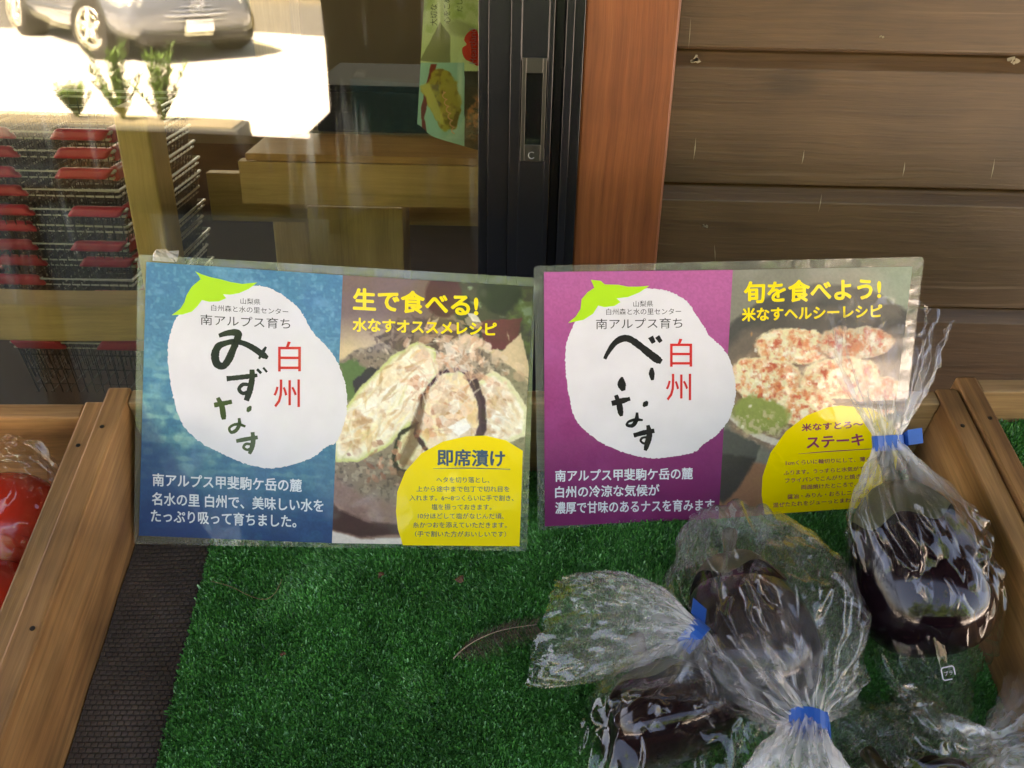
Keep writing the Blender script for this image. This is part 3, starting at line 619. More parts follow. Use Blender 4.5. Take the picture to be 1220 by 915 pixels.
rows = ['ヘタを切り落とし、', '上から途中まで包丁で切れ目を', '入れます。6〜8つくらいに手で割き、', '塩を振っておきます。', '10分ほどして塩がなじんだ頃、', '糸かつおを添えていただきます。', '（手で割いた方がおいしいです）']
rr = [(305, 690), (160, 835), (110, 865), (270, 705), (170, 795), (135, 815), (150, 810)]
it = []
for k, (body, (xa, xb)) in enumerate(zip(rows, rr)):
    yc = 375+65.5*k; xl, yl = s6(xa, yc-21); xr, yr = s6(xb, yc-19); it.append((body, xl, yl, xr, yr, 6.9))
SL.texts('recipe_lettering', it, M['blue_ink'], .0004, .008)
SL.texts('badge_title', [('即席漬け', 521.6, 535.2, 601.1, 536.5, 19.3)], M['blue_ink'], .0004, .03)
SL.stroke([[(516, 558, .5), (560, 557.6, 1.3), (608, 559, .8)]], 'underline', M['blue_ink'], .0004)
mb = MB(); g = np.random.default_rng(3)
V = []; 
for j in range(4):
    for i in range(7):
        V.append(SL.S(184+i*5+g.normal()*.7, 296+j*5+(0 if j else abs(g.normal())*3)+i*.35, .0025+g.random()*.003))
F = [(j*7+i, j*7+i+1, (j+1)*7+i+1, (j+1)*7+i) for j in range(3) for i in range(6)]
mesh_np('tape_scrap', V, F, M['tape_clear'], SL.root)

# ---- right sign
SR = Sheet((641, 632), (1066, 605), (1101, 306), (636, 317), 'recipe_sign', 'purple laminated recipe sign with white eggplant shape and black brush lettering')
SR.laminate([(647.5, 324), (1087, 317.5), (1052, 602), (648.5, 627)])
pt = Painter(645, 320, 875, 630); t = (pt.Y-320)/310
pt.img[:] = (184, 92, 150); pt.blend(np.clip((t-.1)/.45, 0, 1), (148, 56, 116)); pt.grain(.12, 95); pt.blend(np.clip((t-.55)/.35, 0, 1), (122, 38, 94)); pt.blend(np.clip((pt.n(50, 5)-.5)*3, 0, 1)*.25, (190, 110, 176))  # lighter pink top keeps the film's sheen in the print colour
resample(pt, [(648, 324), (873, 321.5), (856, 618), (649, 627)]); pt.build('title_panel', SR.S, .0002, SR.root)
p = Painter(850, 310, 1092, 622)
p.img[:] = (128, 126, 112); p.blend(np.clip((p.n(40, 8)-.45)*3, 0, 1)*.5, (150, 150, 138)); p.blend(np.clip((p.X-1010)/60, 0, 1)*np.clip((440-p.Y)/60, 0, 1)*.5, (140, 166, 140))
p.blend(p.ell(980, 430, 128, 92, -.05, 4, 3), (74, 74, 70)); p.blend(p.ell(975, 455, 124, 88, -.05, 10, 4), (112, 100, 88)); p.blend(p.ell(975, 385, 90, 14, 0, 6, 4)*.5, (60, 62, 60))
p.blend(p.ell(965, 470, 112, 66, -.03, 8, 8)*.9, (150, 126, 104)); p.blend(np.clip((p.n(8, 41)-.55)*5, 0, 1)*p.ell(960, 475, 112, 64, 0, 6)*.8, (206, 176, 150))
p.blend(p.poly([(848, 548), (870, 545), (960, 560), (1000, 600), (980, 640), (848, 640)], 4, 2), (156, 112, 84)); p.blend(p.poly([(848, 510), (868, 512), (905, 530), (900, 545), (848, 548)], 3, 3), (92, 92, 84)); p.blend(p.poly([(856, 540), (900, 545), (880, 580), (860, 600), (850, 590)], 4, 2), (70, 66, 60))
m = p.ell(975, 462, 122, 76, .02, 1.5); m2 = p.ell(975, 457, 119, 73, .02, 1.5); p.blend((m-m2)*(p.Y > 490), (214, 206, 190))
def disc(cx, cy, rx, ry, rot, seed, base=(240, 226, 180)):
    p.blend(p.ell(cx, cy+5, rx, ry, rot, 4, 4, seed)*.6, (110, 76, 56)); m = p.ell(cx, cy, rx, ry, rot, 2, 5, seed); p.blend(m, base); nz = p.n(7, seed+3); mi = p.ell(cx, cy, rx*.93, ry*.9, rot, 6, 5, seed)
    p.blend(mi*np.clip((nz-.40)*3.2, 0, 1)*.85, (232, 132, 84)); p.blend(mi*np.clip((p.n(6, seed+9)-.5)*3.5, 0, 1)*.8, (206, 76, 52)); p.blend(mi*np.clip((p.n(5, seed+12)-.52)*4, 0, 1), (250, 240, 214))
disc(945, 412, 48, 22, .05, 60); disc(1020, 408, 46, 20, 0, 64, (224, 204, 168)); disc(912, 452, 44, 28, .1, 68); disc(1000, 450, 46, 26, -.1, 72); disc(958, 486, 40, 24, .0, 76); disc(1050, 470, 34, 24, 0, 80)
p.blend(p.ell(905, 495, 34, 22, .2, 6, 8, 7), (146, 158, 84)); p.blend(p.ell(905, 505, 34, 16, .2, 6, 8, 7)*np.clip((p.n(5, 33)-.5)*6, 0, 1), (196, 186, 140)); p.flakes(90, 960, 450, 55, 34, 1.2, 3.5, [(252, 244, 226), (216, 90, 60), (240, 160, 90)], 14, .8)
p.grain(.10, 92)
resample(p, [(873, 321.5), (1087, 317.5), (1052, 602), (856, 618)]); p.build('food_picture', SR.S, .0002, SR.root)
blobR = zB([(330, 130), (430, 75), (560, 60), (640, 65), (700, 80), (780, 130), (820, 190), (868, 260), (892, 303), (960, 365), (1000, 430), (1022, 510), (1030, 600), (1016, 680), (988, 750), (930, 820), (860, 870)])+z6([(530, 642), (470, 655), (400, 662), (330, 650), (260, 625), (200, 590), (152, 540), (130, 470), (118, 380), (120, 300), (136, 250), (162, 205), (190, 172)])
SR.quad('eggplant_shape', ragged(blobR), .0003, M['paper'])
leafR = zB([(160, 238), (200, 205), (225, 165), (230, 115), (262, 78), (296, 56), (288, 36), (278, 14), (330, 20), (350, 38), (420, 40), (470, 50), (520, 50), (582, 45), (530, 80), (470, 104), (412, 110), (432, 130), (400, 150), (350, 156), (316, 148), (290, 190), (240, 222)])
SR.quad('calyx_shape', leafR, .0004, M['leaf_ink'])
badgeR = z7([(137, 842), (127, 780), (130, 720), (155, 645), (205, 575), (270, 525), (340, 498), (410, 489), (480, 502), (540, 540), (568, 590), (560, 680), (545, 770), (532, 815)])
SR.quad('recipe_badge', badgeR, .0003, M['yellow'])
SR.stroke([zB([(350, 425, 14), (365, 395, 18), (400, 345, 24), (440, 320, 28), (480, 322, 28), (530, 355, 30), (580, 395, 32), (620, 425, 34), (645, 440, 20)]), zB([(588, 310, 24), (605, 342, 18)]), zB([(622, 308, 22), (642, 337, 16)]),
           zB([(440, 518, 8), (438, 555, 36), (448, 590, 16)]), zB([(595, 470, 10), (594, 500, 24), (598, 535, 12)]), zB([(386, 656, 22), (430, 645, 24), (482, 631, 16)]), zB([(408, 612, 16), (425, 660, 24), (432, 700, 24), (437, 722, 12)]), zB([(572, 644, 8), (562, 658, 22), (550, 672, 8)]),
           zB([(518, 702, 10), (515, 740, 18), (495, 770, 16), (466, 768, 12), (475, 750, 10), (510, 740, 14), (548, 742, 8)]), zB([(500, 822, 18), (550, 808, 20), (608, 797, 18)]), zB([(574, 768, 14), (582, 815, 24), (572, 860, 24), (560, 900, 14)]), zB([(577, 830, 10), (546, 834, 10), (537, 850, 10), (555, 863, 10), (577, 850, 10)])], 'brush_lettering', M['brush_black'], .0004, 1.25)
a, b = zB([(690, 320), (803, 465)]); c, d = zB([(668, 502), (798, 640)])
SR.texts('red_lettering', [('白', *bx(a, b)), ('州', *bx(c, d))], M['red_ink'], .0004, .004)
SR.texts('small_lettering', [('山梨県', 754.4, 358.3, 777.8, 358.0, 7.2), ('白州森と水の里センター', 722.1, 367.5, 811.3, 367.0, 7.6), ('南アルプス育ち', 709.9, 379.7, 812.8, 378.4, 12.4)], M['grey_ink'], .0004, .0)
SR.texts('caption_lettering', [('南アルプス甲斐駒ケ岳の麓', 661.6, 560, 825, 557, 13.6), ('白州の冷涼な気候が', 661.6, 579.3, 785.3, 576.7, 13.6), ('濃厚で甘味のあるナスを育みます。', 661.6, 598, 856, 594, 14)], M['white_ink'], .0004, .022)
SR.texts('title_lettering', [('旬を食べよう!', 886.7, 335.8, 1048.7, 331.2, 25), ('米なすヘルシーレシピ', 884.1, 367, 1050.2, 362.4, 15.6)], M['title_yellow'], .0004, .034)
s7 = lambda x, y: (900+x/6.533, 480+y/6.533)
it = []
for body, xa, ya, xb, yb, h in [('1cmくらいに輪切りにして、薄く塩を', 235, 448, 985, 412, 5.6), ('ふります。うっすらと水気がでたら', 220, 525, 930, 485, 5.6), ('フライパンでこんがりと焼きます。', 230, 585, 930, 545, 5.6), ('両面焼けたところで、', 355, 637, 780, 613, 5.6), ('醤油・みりん・おろしニンニクを', 248, 712, 930, 665, 5.6), ('混ぜたたれをジューっとまわしかけ', 135, 777, 880, 727, 5.6)]:
    x0, y0 = s7(xa, ya); x1, y1 = s7(xb, yb); it.append((body, x0, y0, x1, y1, h))
SR.texts('recipe_lettering', it, M['purple_ink'], .0004, .012)
SR.texts('badge_title', [('米なすとろ〜り', 955.1, 505, 1038, 500, 8.6), ('ステーキ', 961.2, 520.5, 1028.6, 516.5, 13.5)], M['purple_ink'], .0004, .03)
SR.stroke([[(951, 540.5, .4), (990, 537.5, 1.2), (1040, 534.5, .8)]], 'underline', M['purple_ink'], .0004)

# ------------------------------------------------------------------ crates
def crate(name, label, x0, W, dn, dd, th, H, mats, floor_n=0.0):
    e = empty(name, B(x0+W/2, -.2+dd, dn-.012), label, 'crate', 'wooden display crates side by side')
    m1, m2, m3 = mats; L0 = -.42+dd
    mb = MB(); mb.bbox(x0-th, x0, L0, dd+.002, dn-.012, dn+H, 1); mb.build('side_board', m1, e, bev=.0018)
    mb = MB(); mb.bbox(x0+W, x0+W+th, L0, dd+.002, dn-.012, dn+H, 1); mb.build('side_board', m2, e, bev=.0018)
    for xx in (x0-th/2, x0+W+th/2):
        for d_ in (-.035, -.19):
            q = B(xx+rng.normal()*.002, dd+d_+rng.normal()*.006, dn+H-.001); mb = MB(); mb.tube([q, q+EN*.0014], .0016, 10); mb.build('nail', M['handle_metal'], e)
    mb = MB(); mb.bbox(x0+.0003, x0+W-.0003, dd-.0125, dd+.0012, dn-.012, dn+H-.002, 0); mb.build('back_board', m3, e, bev=.0015)
    mb = MB(); mb.bbox(x0+.0003, x0+W-.0003, L0, L0+.014, dn-.012, dn+H-.03, 0); mb.build('front_board', m3, e, bev=.0015)
    mb = MB(); mb.bbox(x0+.0003, x0+W-.0003, L0+.0143, dd-.0128, dn-.012, dn-.003, 0); mb.build('base', M['crate_dull'], e)
    return e
crate('wooden_crate', 'middle brown wooden crate holding both recipe signs and the bagged eggplants', 0, BW, 0, 0, BT, BH, (M['crate'], M['crate'], M['crate_pale']))
crate('wooden_crate', 'left wooden crate with bagged red tomatoes inside', -BT-.0165-.45, .45, -.007, -.008, .016, BH, (M['crate'], M['crate'], M['crate']))
crate('wooden_crate', 'right wooden crate with green turf and pale back board at the photo edge', BW+BT+.0175, .45, .003, .010, .016, BH, (M['crate'], M['crate'], M['crate_pale']))

# sloping rack below the crates
rk = empty('display_rack', (0.02, .4, 0), 'sloping wooden rack under the row of crates', 'rack')
mb = MB(); mb.bbox(-.62, 1.2, -.46, .05, -.042, -.020, 0); mb.build('shelf_board', M['crate_dull'], rk)
for x in (-.55, 1.1):
    for d in (-.42, .01):
        c = B(x, d, -.046); mb = MB(); mb.box(c[0]-.02, c[0]+.02, c[1]-.02, c[1]+.02, 0, c[2]-.004, 2); mb.build('leg', M['crate_dull'], rk)

# ------------------------------------------------------------------ turf and liner
def turf(name, label, x0, x1, d0, d1, n0, count, seed, wave=True):
    g = np.random.default_rng(seed)
    def hgt(x, d):
        h = 0.0010*np.sin(x*34+1.0+d*2)+0.0006*np.sin(x*71+d*9)+.0008*np.sin(d*30+x*8)
        h = h-.0022*np.exp(-((x-.262-.10*(d+.2))/.010)**2)-.0015*np.exp(-((x-.155+.05*(d+.2))/.012)**2)
        return (h if wave else 0*h)+.0025
    nx, nd = 80, 50; xs = np.linspace(x0, x1, nx); ds = np.linspace(d0, d1, nd); Xg, Dg = np.meshgrid(xs, ds)
    Hg = hgt(Xg, Dg)+n0
    Vb = BO+Xg.ravel()[:, None]*EX+Dg.ravel()[:, None]*ED+Hg.ravel()[:, None]*EN
    i = np.arange(nx*nd).reshape(nd, nx); Fb = np.stack([i[:-1, :-1], i[:-1, 1:], i[1:, 1:], i[1:, :-1]], -1).reshape(-1, 4)
    x = g.uniform(x0-.001, x1+.001, count); d = g.uniform(d0, d1, count); h = hgt(x, d)+n0
    base = BO+x[:, None]*EX+d[:, None]*ED+h[:, None]*EN
    az = g.uniform(0, 2*np.pi, count); lean = np.abs(g.normal(0, .55, count)).clip(0, 1.35); ln = g.uniform(.0022, .0048, count)
    flat = np.clip(np.sin(x*23+3*np.sin(d*19)+seed)*np.sin(d*27+2*np.sin(x*31)), 0, 1); az = np.where(g.random(count) < flat*.8, 2.2+np.sin(x*11+d*7)+g.normal(0, .5, count), az); lean = np.where(flat > .3, lean*.6+.5*flat, lean).clip(0, 1.4)
    hx, hd = np.cos(az), np.sin(az)
    up = (np.cos(lean))[:, None]*EN+np.sin(lean)[:, None]*(hx[:, None]*EX+hd[:, None]*ED)
    tw = az+np.pi/2+g.normal(0, .6, count); side = np.cos(tw)[:, None]*EX+np.sin(tw)[:, None]*ED
    w = g.uniform(.00035, .0009, count)[:, None]
    tip = base+up*ln[:, None]; V = np.stack([base-side*w, base+side*w, tip+side*w*.55, tip-side*w*.55], 1).reshape(-1, 3)
    Ft = np.arange(count*4).reshape(-1, 4)+len(Vb)
    o = mesh_np(name, np.concatenate([Vb, V])-BO, np.concatenate([Fb, Ft]), M['turf']); o.location = BO
    return tag(o, label, 'artificial turf')
def turf_mat():
    m, nt, p = new_mat('plastic_grass'); L = nt.links.new
    geo = N(nt, 'ShaderNodeNewGeometry'); cr = N(nt, 'ShaderNodeValToRGB'); e = cr.color_ramp.elements
    e[0].position = 0; e[0].color = (.026, .14, .028, 1); e[1].position = 1; e[1].color = (.30, .62, .32, 1)
    for pos, c in ((.55, (.046, .265, .046)), (.86, (.085, .38, .082)), (.95, (.19, .50, .18))): k = e.new(pos); k.color = (*c, 1)
    L(geo.outputs['Random Per Island'], cr.inputs[0])
    tc = N(nt, 'ShaderNodeTexCoord'); n = N(nt, 'ShaderNodeTexNoise', Scale=22.0, Detail=4.0); L(tc.outputs['Object'], n.inputs['Vector'])
    mr = N(nt, 'ShaderNodeMapRange'); mr.inputs[1].default_value = .3; mr.inputs[2].default_value = .7; mr.inputs[3].default_value = .65; mr.inputs[4].default_value = 1.25; L(n.outputs[0], mr.inputs[0])
    vm = N(nt, 'ShaderNodeVectorMath', operation='SCALE'); L(cr.outputs[0], vm.inputs[0]); L(mr.outputs[0], vm.inputs['Scale']); L(vm.outputs[0], p.inputs['Base Color'])
    p.inputs['Roughness'].default_value = .38; p.inputs['Specular IOR Level'].default_value = .5
    return m
M['turf'] = turf_mat()
turf('turf_mat', 'green artificial turf lining the middle crate under the signs and bags', .0595, BW-.001, -.40, -.0135, -.0010, 280000, 1)
turf('turf_mat', 'green artificial turf strip inside the right crate', BW+BT+.0195, BW+BT+.4655, -.40, -.004, .050, 120000, 2, False)
def liner_mat():
    m, nt, p = new_mat('woven_black_liner'); L = nt.links.new
    at = N(nt, 'ShaderNodeAttribute', attribute_name='gc'); mp = N(nt, 'ShaderNodeMapping'); mp.inputs['Scale'].default_value = (260, 260, 260); L(at.outputs['Vector'], mp.inputs[0])
    br = N(nt, 'ShaderNodeTexBrick'); br.inputs['Scale'].default_value = 1.0; br.inputs['Mortar Size'].default_value = .16; br.inputs['Mortar Smooth'].default_value = .8; br.inputs['Brick Width'].default_value = 1.1; br.inputs['Row Height'].default_value = .9
    br.inputs['Color1'].default_value = (.070, .050, .040, 1); br.inputs['Color2'].default_value = (.085, .061, .049, 1); br.inputs['Mortar'].default_value = (.040, .029, .023, 1); L(mp.outputs[0], br.inputs['Vector'])
    n = N(nt, 'ShaderNodeTexNoise', Scale=18.0, Detail=5.0); L(at.outputs['Vector'], n.inputs['Vector'])
    mr = N(nt, 'ShaderNodeMapRange'); mr.inputs[1].default_value = .3; mr.inputs[2].default_value = .7; mr.inputs[3].default_value = .7; mr.inputs[4].default_value = 1.35; L(n.outputs[0], mr.inputs[0])
    vm = N(nt, 'ShaderNodeVectorMath', operation='SCALE'); L(br.outputs[0], vm.inputs[0]); L(mr.outputs[0], vm.inputs['Scale']); L(vm.outputs[0], p.inputs['Base Color'])
    b = N(nt, 'ShaderNodeBump', Strength=.9, Distance=.001); b.invert = True; L(br.outputs['Fac'], b.inputs['Height']); L(b.outputs[0], p.inputs['Normal']); p.inputs['Roughness'].default_value = .55
    return m
M['liner'] = liner_mat()
nx, nd = 120, 80; xs = np.linspace(.001, .075, nx); ds = np.linspace(-.402, -.0135, nd); Xg, Dg = np.meshgrid(xs, ds)
Hn = .0008*np.sin(Xg*60+Dg*20)+.0006*np.sin(Dg*90+Xg*40)-.0008-.003*np.clip((Xg-.055)/.006, 0, 1)
V = BO+Xg.ravel()[:, None]*EX+Dg.ravel()[:, None]*ED+Hn.ravel()[:, None]*EN
i = np.arange(nx*nd).reshape(nd, nx); F = np.stack([i[:-1, :-1], i[:-1, 1:], i[1:, 1:], i[1:, :-1]], -1).reshape(-1, 4)
o = mesh_np('crate_liner', V-BO, F, M['liner'], smooth=True, gc=np.stack([Xg.ravel(), Dg.ravel(), 0*Xg.ravel()], 1)); o.location = BO
tag(o, 'dark brown woven mesh liner beside the green turf, under the blue sign', 'liner')

# ------------------------------------------------------------------ eggplants, bags, tape
def rev(profile, p0, p1, k=28, wob=.04, seed=0):
    """lathe along p0->p1; profile (t, r)"""
    g = np.random.default_rng(seed); p0, p1 = np.asarray(p0), np.asarray(p1); ax = p1-p0; Ln = np.linalg.norm(ax); ax = ax/Ln
    s = np.cross(ax, [.3, .5, .8]); s /= np.linalg.norm(s); q = np.cross(ax, s); ph = g.uniform(0, 6.28, 3); V = []
    pr = catmull(profile, 26)
    for t, r in pr:
        for a in range(k):
            c = 2*math.pi*a/k; w = 1+wob*(math.cos(2*c+ph[0])*.6+math.cos(3*c+ph[1]+t*2)*.4)
            V.append(p0+ax*Ln*t+max(r, .0002)*w*(math.cos(c)*s+math.sin(c)*q))
    n = len(pr); F = [(i*k+a, i*k+(a+1) % k, (i+1)*k+(a+1) % k, (i+1)*k+a) for i in range(n-1) for a in range(k)]
    F += [tuple(range(k))[::-1], tuple((n-1)*k+a for a in range(k))]
    return V, F
def skin_mat():
    m, nt, p = new_mat('eggplant_skin'); L = nt.links.new
    tc = N(nt, 'ShaderNodeTexCoord'); n = N(nt, 'ShaderNodeTexNoise', Scale=14.0, Detail=3.0); L(tc.outputs['Object'], n.inputs['Vector'])
    cr = N(nt, 'ShaderNodeValToRGB'); cr.color_ramp.elements[0].position = .35; cr.color_ramp.elements[0].color = (.004, .002, .003, 1); cr.color_ramp.elements[1].position = .75; cr.color_ramp.elements[1].color = (.011, .004, .006, 1)
    L(n.outputs[0], cr.inputs[0]); L(cr.outputs[0], p.inputs['Base Color']); p.inputs['Roughness'].default_value = .10; p.inputs['Specular IOR Level'].default_value = .4
    return m
M['skin'] = skin_mat(); M['calyx'] = plain('eggplant_calyx', (.035, .040, .010), .6, bump=.3, bscale=200, var=.4, vscale=60)
def eggplant(label, p0, p1, r, seed):
    """p0 = blossom end, p1 = stem end"""
    e = empty('eggplant', (np.asarray(p0)+np.asarray(p1))/2, label, 'eggplant', 'eggplants in clear bags')
    V, F = rev([(0, .002), (.015, r*.38), (.08, r*.72), (.22, r*.96), (.4, r), (.6, r*.92), (.8, r*.68), (.92, r*.42), (1, r*.2)], p0, p1, seed=seed)
    mesh_np('fruit', V, F, M['skin'], e, smooth=True)
    p0, p1 = np.asarray(p0), np.asarray(p1); ax = (p1-p0); Ln = np.linalg.norm(ax); ax /= Ln; s = np.cross(ax, [.3, .5, .8]); s /= np.linalg.norm(s); q = np.cross(ax, s)
    V, F = [], []; k = 40
    for i, (t, rr) in enumerate([(1.03, r*.14), (1.0, r*.3), (.94, r*.50), (.86, r*.66), (.80, r*.74)]):
        for a in range(k):
            c = 2*math.pi*a/k; lob = (.5+.5*math.cos(5*c)); tt = t-(i/4.0)*.05*lob+(i/4.0)*.03*(1-lob)
            V.append(p0+ax*Ln*tt+(rr*(1+.0)+.0015)*1*(math.cos(c)*s+math.sin(c)*q))
    F = [(i*k+a, i*k+(a+1) % k, (i+1)*k+(a+1) % k, (i+1)*k+a) for i in range(4) for a in range(k)]
    cx = mesh_np('calyx', V, F, M['calyx'], e, smooth=True)
    mb = MB(); mb.tube([p1-ax*.002, p1+ax*.012+s*.001, p1+ax*.024+s*.004], [r*.16, r*.11, r*.13], 8); mb.build('stem', M['calyx'], e, True)
    return e
def bag(label, rings, seed, neck=None, up=None, open_end=True, nu=66, nv=36, mat='bag', cat='plastic bag', group='clear bags tied with blue tape', tape=True, crink=1.0, gr=.045):
    """rings: (point, radius, squash, pleat, crease) along the bag from its closed end to its open mouth"""
    g = np.random.default_rng(seed); pts = np.array([r[0] for r in rings]); prm = np.array([r[1:] for r in rings], float)
    seglen = np.concatenate([[0], np.cumsum(np.linalg.norm(np.diff(pts, axis=0), axis=1))])
    C = catmull(np.concatenate([pts, prm], 1), nv); c, rad, sq, pl, cz = C[:, :3], C[:, 3], C[:, 4], C[:, 5], C[:, 6]
    rad = np.maximum(rad, .004)
    T = np.gradient(c, axis=0); T /= np.linalg.norm(T, axis=1)[:, None]
    up = EN if up is None else np.asarray(up)
    u = np.linspace(0, 2*np.pi, nu, endpoint=False)
    V = np.zeros((nv, nu, 3)); Nn = np.zeros((nv, nu, 3))
    kset = g.integers(5, 19, 6); ph = g.uniform(0, 6.28, 6); am = g.uniform(.4, 1, 6)
    def tri(x): return 2*np.abs((x/(2*np.pi)) % 1-.5)*2-1
    for i in range(nv):
        s = np.cross(T[i], up); s /= np.linalg.norm(s)+1e-9; w = np.cross(s, T[i])
        pw = sum(a*tri(k*u+p+.6*math.sin(i/nv*5+p)) for a, k, p in zip(am, kset, ph))/3.0
        rr = rad[i]*(1+pl[i]*pw)
        V[i] = c[i]+(rr*np.cos(u))[:, None]*s+(rr*np.sin(u)*sq[i])[:, None]*w
        Nn[i] = np.cos(u)[:, None]*s+np.sin(u)[:, None]*w
    # crumpled film: every vertex slips a little, the skin between stays flat and breaks in sharp creases
    sc = (cz*np.clip(rad/.045, .12, 1.0))[:, None]*crink
    for _ in range(4):
        kd = g.normal(size=3); kd /= np.linalg.norm(kd); lam = g.uniform(.05, .12); V += Nn*(tri((V @ kd)*2*np.pi/lam+g.uniform(0, 6.28))*lam*.036*g.uniform(.4, 1)*sc)[..., None]
    step = np.linalg.norm(np.gradient(c, axis=0), axis=1)[:, None]
    V += Nn*(g.normal(size=(nv, nu))*.0021*sc)[..., None]
    V += (np.roll(V, -1, 1)-V)*(g.uniform(-.42, .42, (nv, nu))[..., None]) + T[:, None, :]*(g.uniform(-.42, .42, (nv, nu))*step)[..., None]
    if open_end:
        jag = np.cumsum(g.normal(size=nu))*.0012; jag -= np.linspace(jag[0], jag[-1], nu)
        wgt = np.clip((np.arange(nv)-nv*.9)/(nv*.1), 0, 1)[:, None]
        V += wgt[..., None]*(jag+.004*np.sin(u*2+ph[0]))[None, :, None]*T[-1]
    # keep above the crate floor
    hN = (V-BO) @ EN; V += np.maximum(.006-hN, 0)[..., None]*EN
    xx = (V-BO) @ EX; lim = BW-.003; inside = xx-lim
    low = ((V-BO) @ EN) < BH+.004
    if group.startswith('clear bags tied'): V -= (np.maximum(inside, 0)*low)[..., None]*EX
    Vf = V.reshape(-1, 3); i = np.arange(nv*nu).reshape(nv, nu); j = np.roll(i, -1, 1)
    F = np.stack([i[:-1], j[:-1], j[1:], i[1:]], -1).reshape(-1, 4)
    e = empty('plastic_bag', c[nv//3], label, cat, group)
    Fl = []
    for q in F:
        if g.random() < .5: Fl += [(q[0], q[1], q[2]), (q[0], q[2], q[3])]
        else: Fl += [(q[0], q[1], q[3]), (q[1], q[2], q[3])]
    Fl.append(tuple(i[0])[::-1])
    fo = mesh_np('film', Vf, Fl, M[mat], e, smooth=True)
    hz = ((np.clip((gr-rad)/(gr-.010), 0, 1)**1.7)[:, None]*g.uniform(.2, 1.3, (nv, nu))).ravel()
    me = fo.data; ev = np.array([ed.vertices[:] for ed in me.edges]); along = np.abs(ev[:, 0]//nu-ev[:, 1]//nu) == 1
    cr = np.where(along, g.random(len(ev)) < .34, g.random(len(ev)) < .10)*g.uniform(.4, 1.0, len(ev))
    ca = me.attributes.new('crease_edge', 'FLOAT', 'EDGE'); ca.data.foreach_set('value', cr.astype(np.float32))
    sb_ = fo.modifiers.new('soft', 'SUBSURF'); sb_.levels = sb_.render_levels = 2
    ha = me.attributes.new('gather', 'FLOAT', 'POINT'); ha.data.foreach_set('value', hz.astype(np.float32))
    if tape and neck is not None:
        n0, t0, r0, tail = neck; n0 = np.asarray(n0); t0 = np.asarray(t0)/np.linalg.norm(t0)
        s = np.cross(t0, up); s /= np.linalg.norm(s); w = np.cross(s, t0); hw = .0052; V, F = [], []; k = 20
        pth = [n0+r0*(math.cos(a)*s+math.sin(a)*w*.9) for a in np.linspace(0, 2*math.pi, k)]
        for a in tail: pth.append(np.asarray(a))
        for q in pth: V += [q-t0*hw, q+t0*hw]
        F = [(2*a, 2*a+2, 2*a+3, 2*a+1) for a in range(len(pth)-1)]
        tp = mesh_np('tie_tape', V, F, M['blue_tape'], e); sm = tp.modifiers.new('solid', 'SOLIDIFY'); sm.thickness = .0006
    return e

# right bag: stands against the crate's right side
eggplant('large glossy eggplant in the upright bag at the right side of the middle crate', P(1120, 782, .046), P(1064, 580, .096), .0425, 1)
nk = P(1058, 528, .112); tdir = P(1056, 505, .12)-P(1060, 550, .104)
bag('clear bag with blue tape standing upright in front of the purple sign',
    [(P(1121, 808, .010), .030, .25, .03, .3), (P(1117, 785, .035), .040, .8, .03, .6), (P(1106, 725, .054), .0448, 1, .02, .7), (P(1091, 668, .072), .0445, 1, .03, .9), (P(1079, 620, .090), .040, 1, .10, 1.1), (P(1067, 572, .100), .024, 1, .28, 1), (nk, .0085, 1, .3, .3),
     (P(1057, 500, .122), .014, .9, .35, .6), (P(1056, 460, .134), .026, .7, .35, .8), (P(1056, 415, .146), .037, .5, .32, 1), (P(1058, 368, .157), .045, .4, .35, 1.1)], 37, neck=(nk, tdir, .0098, [nk+.012*EX+.006*EN, nk+.022*EX+.007*EN+.001*ED]))
mk_o = [o for o in bpy.data.objects if o.name.startswith('film')][-1]; mw = np.array([list(v.co) for v in mk_o.data.vertices])+np.array(mk_o.parent.location)
rel = mw-CAM; dep = rel @ _F; pxs = 610+FPX*(rel @ _r)/dep; pys = 457.5-FPX*(rel @ _u)/dep
near = np.argsort(np.hypot(pxs-1130, pys-800)+(dep-dep.min())*400)[0]; mc = mw[near]; mc = mc+(CAM-mc)/np.linalg.norm(CAM-mc)*.0025; e1 = .97*_r+.2*_u; e2 = .97*_u-.2*_r
mb = MB(); mb.tube([mc+.0040*(max(-1, min(1, 1.25*math.cos(a)))*e1+max(-1, min(1, 1.25*math.sin(a)))*e2) for a in np.linspace(R(-20), R(290), 30)], .0004, 5)
M['mark'] = plain('white_film_print', (.7, .7, .7), .5); mko = mb.build('recycling_mark', M['mark'], mk_o.parent)
v_, f_ = glyphs('プラ'); lo_, hi_ = v_.min(0), v_.max(0); mesh_np('mark_lettering', [mc+.0026*((2*a-1)*e1+(1.1*b-.55)*e2) for a, b in (v_-lo_)/(hi_-lo_)], f_, M['mark'], mk_o.parent)
# front left bag
eggplant('dark eggplant in the front bag whose mouth points left', P(812, 905, .045), P(770, 800, .050), .043, 2)
nk = P(826, 757, .080); tdir = P(805, 748, .08)-P(830, 770, .078)
bag('clear bag with blue tape lying on the turf, its loose mouth pointing left',
    [(P(800, 1010, .010), .04, .3, .05, .6), (P(806, 950, .045), .055, .85, .03, .9), (P(812, 890, .052), .058, .85, .03, 1), (P(818, 835, .060), .05, .9, .08, 1.1), (P(824, 790, .072), .028, .9, .25, 1), (nk, .0085, 1, .3, .3),
     (P(806, 748, .082), .014, .9, .35, .6), (P(775, 742, .078), .025, .6, .2, .5), (P(735, 742, .066), .035, .45, .12, .5), (P(690, 746, .05), .041, .35, .10, .5), (P(655, 748, .036), .044, .3, .10, .6)], 12, gr=.058, neck=(nk, tdir, .0098, [nk+.004*EX+.010*ED+.003*EN, nk+.007*EX+.020*ED+.003*EN]))
